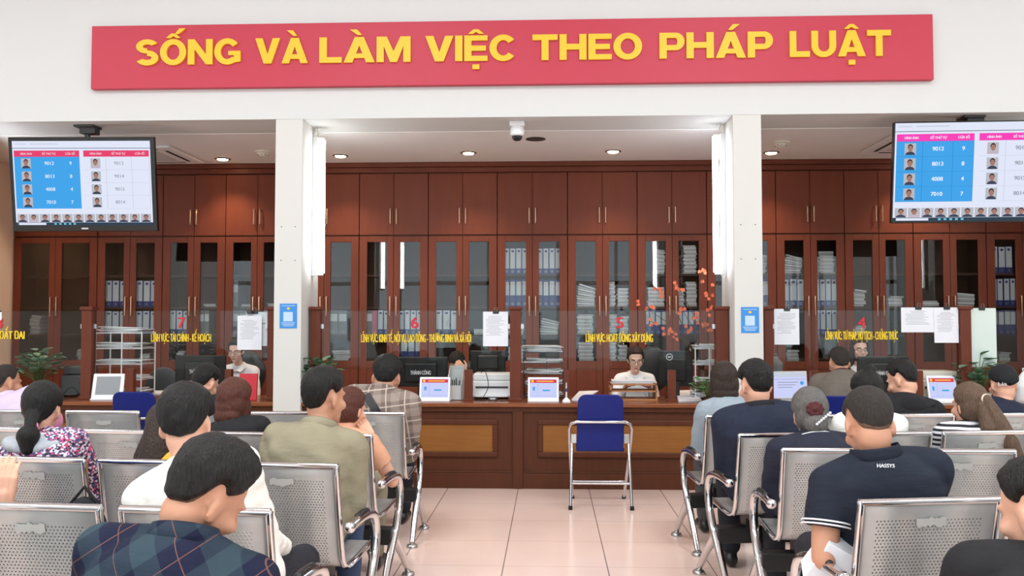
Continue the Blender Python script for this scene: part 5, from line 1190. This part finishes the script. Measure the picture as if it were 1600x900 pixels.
    if glasses:
        q = MB()
        for sd in (-1, 1):
            q.tube([tf((sd * .032 + .024 * math.cos(a * .3142), .102 - abs(sd * .032 + .024 * math.cos(a * .3142)) * .1, .0 + .017 * math.sin(a * .3142))) for a in range(20)], .0018 * s, 6, closed=True)
            q.tube([tf((sd * .055, .098, .004)), tf((sd * .078, .06, .006)), tf((sd * .08, -.01, .0))], .0017 * s, 6)
        q.tube([tf((-.009, .103, .004)), tf((.009, .103, .004))], .0018 * s, 6); q.build('glasses', 'black', root, 180, local=True)
    return dict(root=root, tf=tf, sp=sp, tg=tg, WR=WR, EL=EL, SH=SH, inv=inv, pos=Vector((pos[0], pos[1], 0)), s=s, la=la)
M['navy'] = fabric('navy_cloth', col(26, 31, 47), col(40, 46, 64)); M['pants'] = fabric('dark_trousers', col(28, 28, 34), col(44, 44, 52)); M['jeans'] = fabric('blue_jeans', col(44, 58, 84), col(66, 82, 110)); M['kpants'] = fabric('grey_trousers', col(66, 66, 68), col(90, 90, 92))
M['olive'] = fabric('olive_cloth', col(126, 119, 98), col(150, 142, 120)); M['whitec'] = fabric('white_cloth', col(224, 221, 214), col(238, 236, 230)); M['whites'] = fabric('white_shirt', col(226, 226, 230), col(240, 240, 242)); M['blackc'] = fabric('black_cloth', col(24, 24, 26), col(40, 40, 43))
M['lav'] = fabric('lavender_cloth', col(196, 176, 204), col(214, 198, 220)); M['denim'] = fabric('pale_denim', col(132, 144, 154), col(160, 172, 180)); M['taupe'] = fabric('taupe_cloth', col(94, 86, 80), col(116, 108, 100)); M['polo'] = fabric('navy_polo', col(22, 27, 38), col(34, 40, 54)); M['darknavy'] = fabric('dark_navy_knit', col(30, 32, 46), col(44, 46, 60)); M['orange'] = fabric('orange_cloth', col(214, 148, 40), col(234, 174, 70)); M['bluec'] = fabric('blue_cloth', col(40, 62, 130), col(58, 84, 156)); M['greyc'] = fabric('grey_hood', col(150, 156, 162), col(178, 182, 188)); M['beigec'] = fabric('skin_tone_cloth', col(206, 150, 120), col(220, 168, 138)); M['maroon'] = fabric('maroon_cloth', col(70, 34, 36), col(90, 48, 48))
M['plaid_navy'] = plaid('navy_check', col(24, 28, 50), col(56, 74, 82), col(122, 82, 70), 8.2, (0, .58, 0), .42, .008, .72); M['plaid_brown'] = plaid('brown_check', col(112, 98, 92), col(158, 144, 134), col(206, 190, 176), 9, (0, .1, 0), .45, .03)
M['floral'] = floral('floral_print'); M['striped'] = stripes('black_white_stripe', col(24, 24, 32), col(214, 214, 220), 38, .5)
M['capdark'] = fabric('dark_cap', col(26, 27, 30), col(40, 41, 44)); M['mask'] = plain('pink_mask', col(206, 134, 160), .8)
B_ = lambda key, i, y=.25: seat_pt(key, i, y)
def HC(u, v, Y): return PY(u, v, Y)
p = B_('A2', 1); d = person('person in lavender shirt at the left edge of the front row', p, 0, HC(10, 599, 5.9), 1.0, hy=-.5, hp=.1, hair='h_buzz', style='buzz', T=(.010, .004), top='lav', collar='shirt', skin='skin2')
p = B_('A', 2); d = person('person in dark shirt looking down at a phone, front row near the left pillar', p, 0, HC(321, 599, 5.92), 1.0, hy=-.35, hp=.45, hr=.1, style='short', T=(.016, .008), top='blackc', collar='shirt', ccol='whites', hands={-1: PY(288, 612, 6.15), 1: (.1, .28, .62)}, hl=HL_FADE)
ph = PY(289, 604, 6.19); t = thing('mobile_phone', 'dark phone held up by the person in dark shirt', 'phone', tuple(ph)); MB().box(ph.x - .045, ph.x + .035, ph.y - .005, ph.y + .005, ph.z - .02, ph.z + .025).build('phone_body', 'black', t, bevel=.004); MB().box(ph.x - .04, ph.x + .03, ph.y - .0062, ph.y - .005, ph.z - .005, ph.z + .005).build('screen', 'scr_white', t)
p = B_('A', 0, .27); d = person('person in brown plaid shirt with a black shoulder strap, front row by the aisle', p, 0, HC(604, 590, 5.9), 1.14, hy=.05, hp=.35, hr=.08, skin='skin2', style='short', T=(.020, .010), top='plaid_brown', collar='shirt', off=.022, pants='pants', bw=1.05, nkl=.085)
def on_shirt(d, u, v, Y0=2.0, nm=('shirt', 'jacket'), lift=.004):
    sh_ = [o for o in d['root'].children if o.name.startswith(nm)][0]; a_ = PY(u, v, Y0) - d['pos']; b_ = PY(u, v, Y0 + 3) - d['pos']
    hit, pp, nn, _i = sh_.ray_cast(a_, (b_ - a_).normalized()); return (pp + nn * lift, nn) if hit else None
q = MB(); rings = []
for k in range(14):
    f = k / 13; h = on_shirt(d, 572 + 38 * f, 617 + 60 * f, 4.6)
    if h and (not rings or (h[0] - (rings[-1][0] + rings[-1][1]) / 2).length < .12) and h[0].y < .2: w_ = Vector((.024, 0, .012)); rings.append([h[0] - w_, h[0] + w_, h[0] + w_ + h[1] * .005, h[0] - w_ + h[1] * .005])
q.loft(rings); q.build('shoulder_strap', 'black', d['root'], 60, local=True)
p = B_('B', 1); d = person('person with reddish-brown bob hair and black jacket, second row', p, 0, HC(367, 628, 4.82), .95, hy=-.3, hp=.2, hair='h_red', style='bob', T=(.024, .02), top='blackc', off=.022, female=True)
p = B_('B', 0); d = person('person with maroon-tinged dark hair and bare forearm resting on the bench, second row', p, 0, HC(548, 640, 4.75), .93, hy=-.5, hp=.2, hair='h_red', style='tied', T=(.014, .012), top='beigec', sleeve='short', off=.012, female=True, pants='olive', hands={1: PY(580, 682, 4.70)}, elbows={1: PY(613, 752, 4.74)}, curls={1: (Vector((-.5, .3, .6)), Vector((0, 1, -.3)), .5)})
p = B_('C', 2); d = person('person in floral jacket with low ponytail and pink face mask, third row', p, 0, HC(67, 640, 3.85), .95, hy=.14, hp=.12, style='ponylow', T=(.016, .012), top='floral', collar='hood', ccol='greyc', off=.02, female=True)
tf = d['tf']; q = Vol(); q.ell(tf((0, .055, -.05)), (.066, .066, .058), tf.R); place('face_mask', [remesh(q, .008, 1)], 'mask', d['root']); q = MB()
q.tube([tf((.026 * math.cos(a * .3927), -.117 + .0 * a, -.078 + .026 * math.sin(a * .3927))) for a in range(16)], .008, 6, closed=True); q.build('hair_tie', 'mask', d['root'], 180, local=True)
p = B_('C', 1); d = person('person with long straight brown hair and orange top, third row', p, 0, HC(258, 672, 3.88), .9, hy=.1, hp=.2, hair='h_dark', style='long', T=(.018, .014), top='orange', off=.014, female=True)
p = B_('C', 0, .24); d = person('person in olive green jacket turned to the right, third row by the aisle', p, 0, HC(508, 621, 3.9), 1.0, hy=-.6, hp=.1, hr=.0, skin='skin2', style='short', T=(.022, .012), top='olive', collar='shirt', off=.024, bw=1.0, pants='jeans', nkl=.145, amp=.008)
p = B_('D', 0, .28); d = person('person in white shirt with black hair and protruding ears, fourth row', p, 0, HC(291, 664, 2.95), 1.0, hy=.15, hp=.3, hr=-.05, style='short', T=(.026, .018), top='whitec', collar=None, off=.018, bw=1.0, pants='pants')
p = B_('D', 2, .28); d = person('person in blue sleeve raising a hand at the left edge of the picture', p, 0, HC(-255, 680, 2.95), 1.0, top='bluec', hands={1: PY(0, 788, 2.86)}, poles={1: (.6, -.3, -.8)}, curls={1: (Vector((.05, .05, 1)), Vector((-.3, 1, .0)), .45)})
t = thing('black_bag', 'black rounded bag lying on the fourth-row seat at the left edge', 'bag', tuple(seat_pt('D', 1, .3))); q = Vol(); b0 = seat_pt('D', 1, .16); q.ell((b0.x + .05, b0.y + .06, .62), (.09, .07, .21)); m_ = [remesh(q, .01, 1)]; m_[0] = (m_[0][0] - np.array(ORG[t.name], np.float32),) + m_[0][1:]; place('bag_body', m_, 'capdark', t); MB().tube([(b0.x + .0, b0.y + .06, .80), (b0.x + .05, b0.y + .06, .86), (b0.x + .1, b0.y + .06, .80)], .006, 6).build('handle', 'capdark', t)
p = B_('E', 0, .24); d = person('person in navy plaid shirt with bowed head, nearest to the viewer', p, 0, HC(324, 777, 2.08), 1.0, hy=-.65, hp=.6, hr=.2, nkl=.105, skin='skin2', style='fade', T=(.030, .010), top='plaid_navy', collar='shirt', off=.018, bw=1.06, amp=.005)
# right block
p = B_("A'", 0, .25); d = person('person in pale denim jacket with dark bob hair, front row right of the aisle', p, 0, HC(1131, 597, 5.8), .97, hp=.15, hair='h_dark', style='bob', T=(.02, .016), top='denim', off=.024, female=True, pants='kpants', hands={-1: (-.12, .3, .6)}, amp=.008)
p = B_("A'", 2, .25); d = person('person in black hooded jacket looking left, front row', p, 0, HC(1409, 594, 5.9), 1.0, hy=.7, hp=.4, style='fade', T=(.018, .006), top='blackc', collar='hood', off=.026)
p = B_("A'2", 0, .25); d = person('person wearing a dark cap with pale marks and navy top', p, 0, HC(1567, 601, 5.95), 1.0, hp=.15, hair='capdark', style='hat', T=(.014, .012), top='navy', hl=((0, 12), (60, 8), (120, -16), (180, -26)))
tf = d['tf']; q = MB(); q.geo(fit_text('Lia', 0, 0, .022, .05, .01), tf((-.058, -.114, -.004)), tf.R @ Vector((.89, -.45, 0)), tf.R @ Vector((0, .0, 1))); q.build('cap_mark', 'lgrey', d['root'], local=True)
p = B_("B'", 0, .27); d = person('person in dark navy jacket with black collar, second row right of the aisle', p, 0, HC(1180, 602, 4.88), 1.04, hy=.25, hp=.25, style='short', T=(.02, .010), top='navy', collar='stand', ccol='blackc', off=.028, bw=1.12, amp=.008, hl=HL_FADE)
p = B_("B'", 1, .25); d = person('person in white top with black hair in a top bun, second row', p, 0, HC(1354, 614, 4.9), .95, hp=.2, style='bun', T=(.016, .012), top='whitec', off=.02, female=True)
tf = d['tf']; q = MB(); q.tube([tf((.01 + .03 * math.cos(a * .3927), -.055 + .028 * math.sin(a * .3927), .108)) for a in range(16)], .005, 6, closed=True); q.build('hair_tie', 'h_brown', d['root'], 180, local=True)
p = B_("B'", 2, .25); d = person('person in striped top with long brown ponytail, second row', p, 0, HC(1514, 634, 4.95), .97, hy=.35, hp=.1, hair='h_brown', style='ponytail', T=(.014, .012), top='striped', off=.014, female=True)
tf = d['tf']; q = MB(); q.tube([tf((.03 * math.cos(a * .3927), -.125, .03 + .03 * math.sin(a * .3927))) for a in range(16)], .007, 6, closed=True); q.build('hair_clip', 'brass', d['root'], 180, local=True)
p = B_("C'", 0, .27); d = person('person with grey pinned-up hair and dark navy knit, third row', p, 0, HC(1265, 647, 4.38), .98, hp=.2, hair='h_grey', style='lowbun', T=(.016, .014), top='darknavy', collar='stand', off=.024, bw=1.15, extra='collar_line', female=True, hands={-1: (-.12, .3, .58)})
tf = d['tf']; q = Vol()
for k in range(9): a = k * .7; q.ell(tf((.0 + .032 * math.cos(a) - .006, -.117, .012 + .026 * math.sin(a))), (.013, .01, .012))
q.ell(tf((-.006, -.12, .012)), (.018, .012, .016)); place('hair_bow', [remesh(q, .004, 1)], 'maroon', d['root'])
q = MB()
for k in range(7): q.ball(tf((-.008 + .011 * k, -.138, -.062 + .009 * k)), .0065, 10, 7)
q.build('beaded_hair_clip', 'white', d['root'], 180, local=True)
p = B_("D'", 0, .30); wr_ = PY(1283, 868, 3.05)
d = person('person in navy polo shirt with white lettering on the back, fourth row', p, 0, HC(1357, 664, 3.12), 1.03, hp=.45, nkl=.10, sh=.82, troll=-.13, skin='skin2', hair='h_buzz', style='buzz', T=(.009, .004), top='polo', sleeve='short', ccol='whites', collar='shirt', off=.016, bw=1.06, hands={-1: PY(1320, 880, 3.22)}, elbows={-1: PY(1288, 872, 3.02)}, amp=.005)
q = MB(); c = PY(1384, 728, 2.6) - d['pos']; e_ = PY(1384, 728, 3.6) - d['pos']; vd = (e_ - c).normalized()
sh_ = [o for o in d['root'].children if o.name.startswith('shirt')][0]
V_, F_ = fit_text('HASSYS', 0, 0, .0115, .056, .02); vs = []
for v in V_:
    hit, pp, nn, _i = sh_.ray_cast(c + Vector((v[0], 0, v[1])), vd); vs.append(pp + nn * .0025 if hit else e_)
q.add(vs, F_); q.build('back_lettering', 'white', d['root'], local=True)
pw = PY(1290, 872, 3.02); t = thing('paper_sheet', 'folded white papers under the arm of the person in navy polo', 'paper', tuple(pw)); MB().obox(pw + Vector((.03, .03, -.02)), (.13, .10, .16), Matrix.Rotation(.5, 3, 'Y') @ Matrix.Rotation(.4, 3, 'X')).build('folded_pages', 'paper', t, bevel=.004)
p = B_("E'", 0, .3); d = person('person in black jacket cut off by the right edge of the picture', p, 0, HC(1622, 800, 2.3), 1.0, hy=.5, hp=.3, style='fade', T=(.02, .007), top='blackc', collar='stand', off=.026, bw=1.1)
p = Vector((XU(1312, 7.12), 7.05, 0)); d = person('person in taupe coat seated at the counter of window four', p, 0, HC(1311, 567, 7.3), 1.0, hp=.3, skin='skin2', hair='h_buzz', style='short', T=(.012, .008), top='taupe', collar='shirt', ccol='maroon', off=.03, bw=1.12, seatz=.45, hands={-1: (-.16, .36, .80), 1: (.16, .36, .80)})
# clerks behind the glass
def clerk(u, v, Y, lb, **k):
    k.setdefault('hands', {-1: (-.12, .33, TOP + .06), 1: (.12, .33, TOP + .06)}); k.setdefault('seatz', .46); k.setdefault('nkl', .175); k.setdefault('gtop', .95); k.setdefault('hl', HL_CLERK)
    hc = HC(u, v, Y); return person(lb, Vector((hc.x, Y + .17, 0)), math.pi, hc, k.pop('s', .95), collar='shirt', top='whites', off=.016, eyes=True, **k)
clerk(369, 548, 8.75, 'clerk in white shirt and glasses at window seven', hp=.2, skin='skin3', style='tied', T=(.012, .010), female=True, glasses=True, s=.94)
clerk(993, 561, 8.72, 'clerk in white shirt and glasses reading at window five', hp=.3, skin='skin3', style='tied', hair='h_dark', T=(.014, .012), female=True, glasses=True, s=.98)
clerk(1343, 546, 8.8, 'clerk in glasses and pale blouse behind the monitor at window four', hp=.05, skin='skin3', hair='h_dark', style='long', T=(.014, .012), female=True, glasses=True, s=.96)
hh = HC(712, 580, 8.72); clerk(714, 569, 8.72, 'clerk with head bowed and hand on the forehead at window six', hp=.75, style='short', T=(.018, .012), hands={1: (.12, .3, TOP + .05), -1: PY(727, 582, 8.50)}, poles={-1: (-.4, .4, -.8)}, curls={-1: (Vector((.5, -.1, .6)), Vector((.3, -1, 0)), .5)})
# office chairs behind the counter
def office(u, Y, v0, lb, mt='dgrey'):
    x = XU(u, Y); zt = ZV(v0, Y); t = thing('office_chair', lb, 'office chair', (x, Y, 0), group='office chairs behind the counter'); v = Vol(); v.ell((x, Y + .02, zt - .24), (.2, .045, .24)); P_ = [remesh(v, .012, 1)]; P_[0] = (P_[0][0] - np.array(ORG[t.name], np.float32),) + P_[0][1:]; place('backrest', P_, mt, t)
    v = Vol(); v.ell((x, Y - .24, .45), (.24, .24, .045)); P_ = [remesh(v, .012, 1)]; P_[0] = (P_[0][0] - np.array(ORG[t.name], np.float32),) + P_[0][1:]; place('seat', P_, mt, t)
    MB().tube([(x, Y + .05, zt - .3), (x, Y + .04, .5), (x, Y - .1, .41), (x, Y - .24, .41)], .018, 8).build('back_bar', 'black', t, 180); MB().tube([(x, Y - .24, .42), (x, Y - .24, .08)], .028, 12).build('column', 'black', t, 60)
    for k in range(5):
        a = k * 1.2566; l = MB().tube([(x, Y - .24, .1), (x + .27 * math.cos(a), Y - .24 + .27 * math.sin(a), .065)], [.025, .016], 8).build('leg', 'black', t, 60); MB().ball((x + .27 * math.cos(a), Y - .24 + .27 * math.sin(a), .028), .028, 12, 8).build('caster', 'black', l, 60)
office(255, 8.85, 574, 'grey office chair behind the counter left of the black monitor'); office(386, 9.12, 548, 'dark office chair behind the window seven clerk', 'black'); office(1018, 9.1, 540, 'black office chair behind the window five clerk', 'black'); office(735, 9.12, 565, 'dark office chair behind the window six clerk', 'black'); office(1330, 9.2, 565, 'black office chair behind the window four clerk', 'black')

# ------------------------------------------------------------------ light and camera
w = bpy.data.worlds.new('daylight'); S.world = w; w.use_nodes = True; bg = w.node_tree.nodes['Background']; bg.inputs[0].default_value = (.80, .92, 1, 1); bg.inputs[1].default_value = 2.5
def area(x, y, z, sx, sy, e, c=(.90, .975, 1)):
    l = bpy.data.lights.new('hall_light', 'AREA'); l.shape = 'RECTANGLE'; l.size = sx; l.size_y = sy; l.energy = e; l.color = c
    o = bpy.data.objects.new('hall_light', l); C.objects.link(o); o.location = (x, y, z); return o
for x in (-6, -2, 2, 6):
    for y in (-4.5, -.5, 3.5): area(x, y, 5.3, 1.2, 1.2, 100)
cam = bpy.data.cameras.new('camera'); cam.sensor_width = 36; cam.lens = F / 1600 * 36; cam.clip_start = .05; cam.clip_end = 100
co = bpy.data.objects.new('camera', cam); C.objects.link(co)
co.matrix_world = Matrix.Translation((0, 0, CAMH)) @ Matrix((RT, UP, -FW)).transposed().to_4x4()
S.camera = co
S.view_settings.view_transform = 'Standard'; S.view_settings.look = 'None'; S.view_settings.exposure = 0; S.view_settings.gamma = 1; S.view_settings.use_curve_mapping = False
S.cycles.use_denoising = True; S.cycles.transparent_max_bounces = 24; S.cycles.max_bounces = 8; S.cycles.sample_clamp_indirect = 6
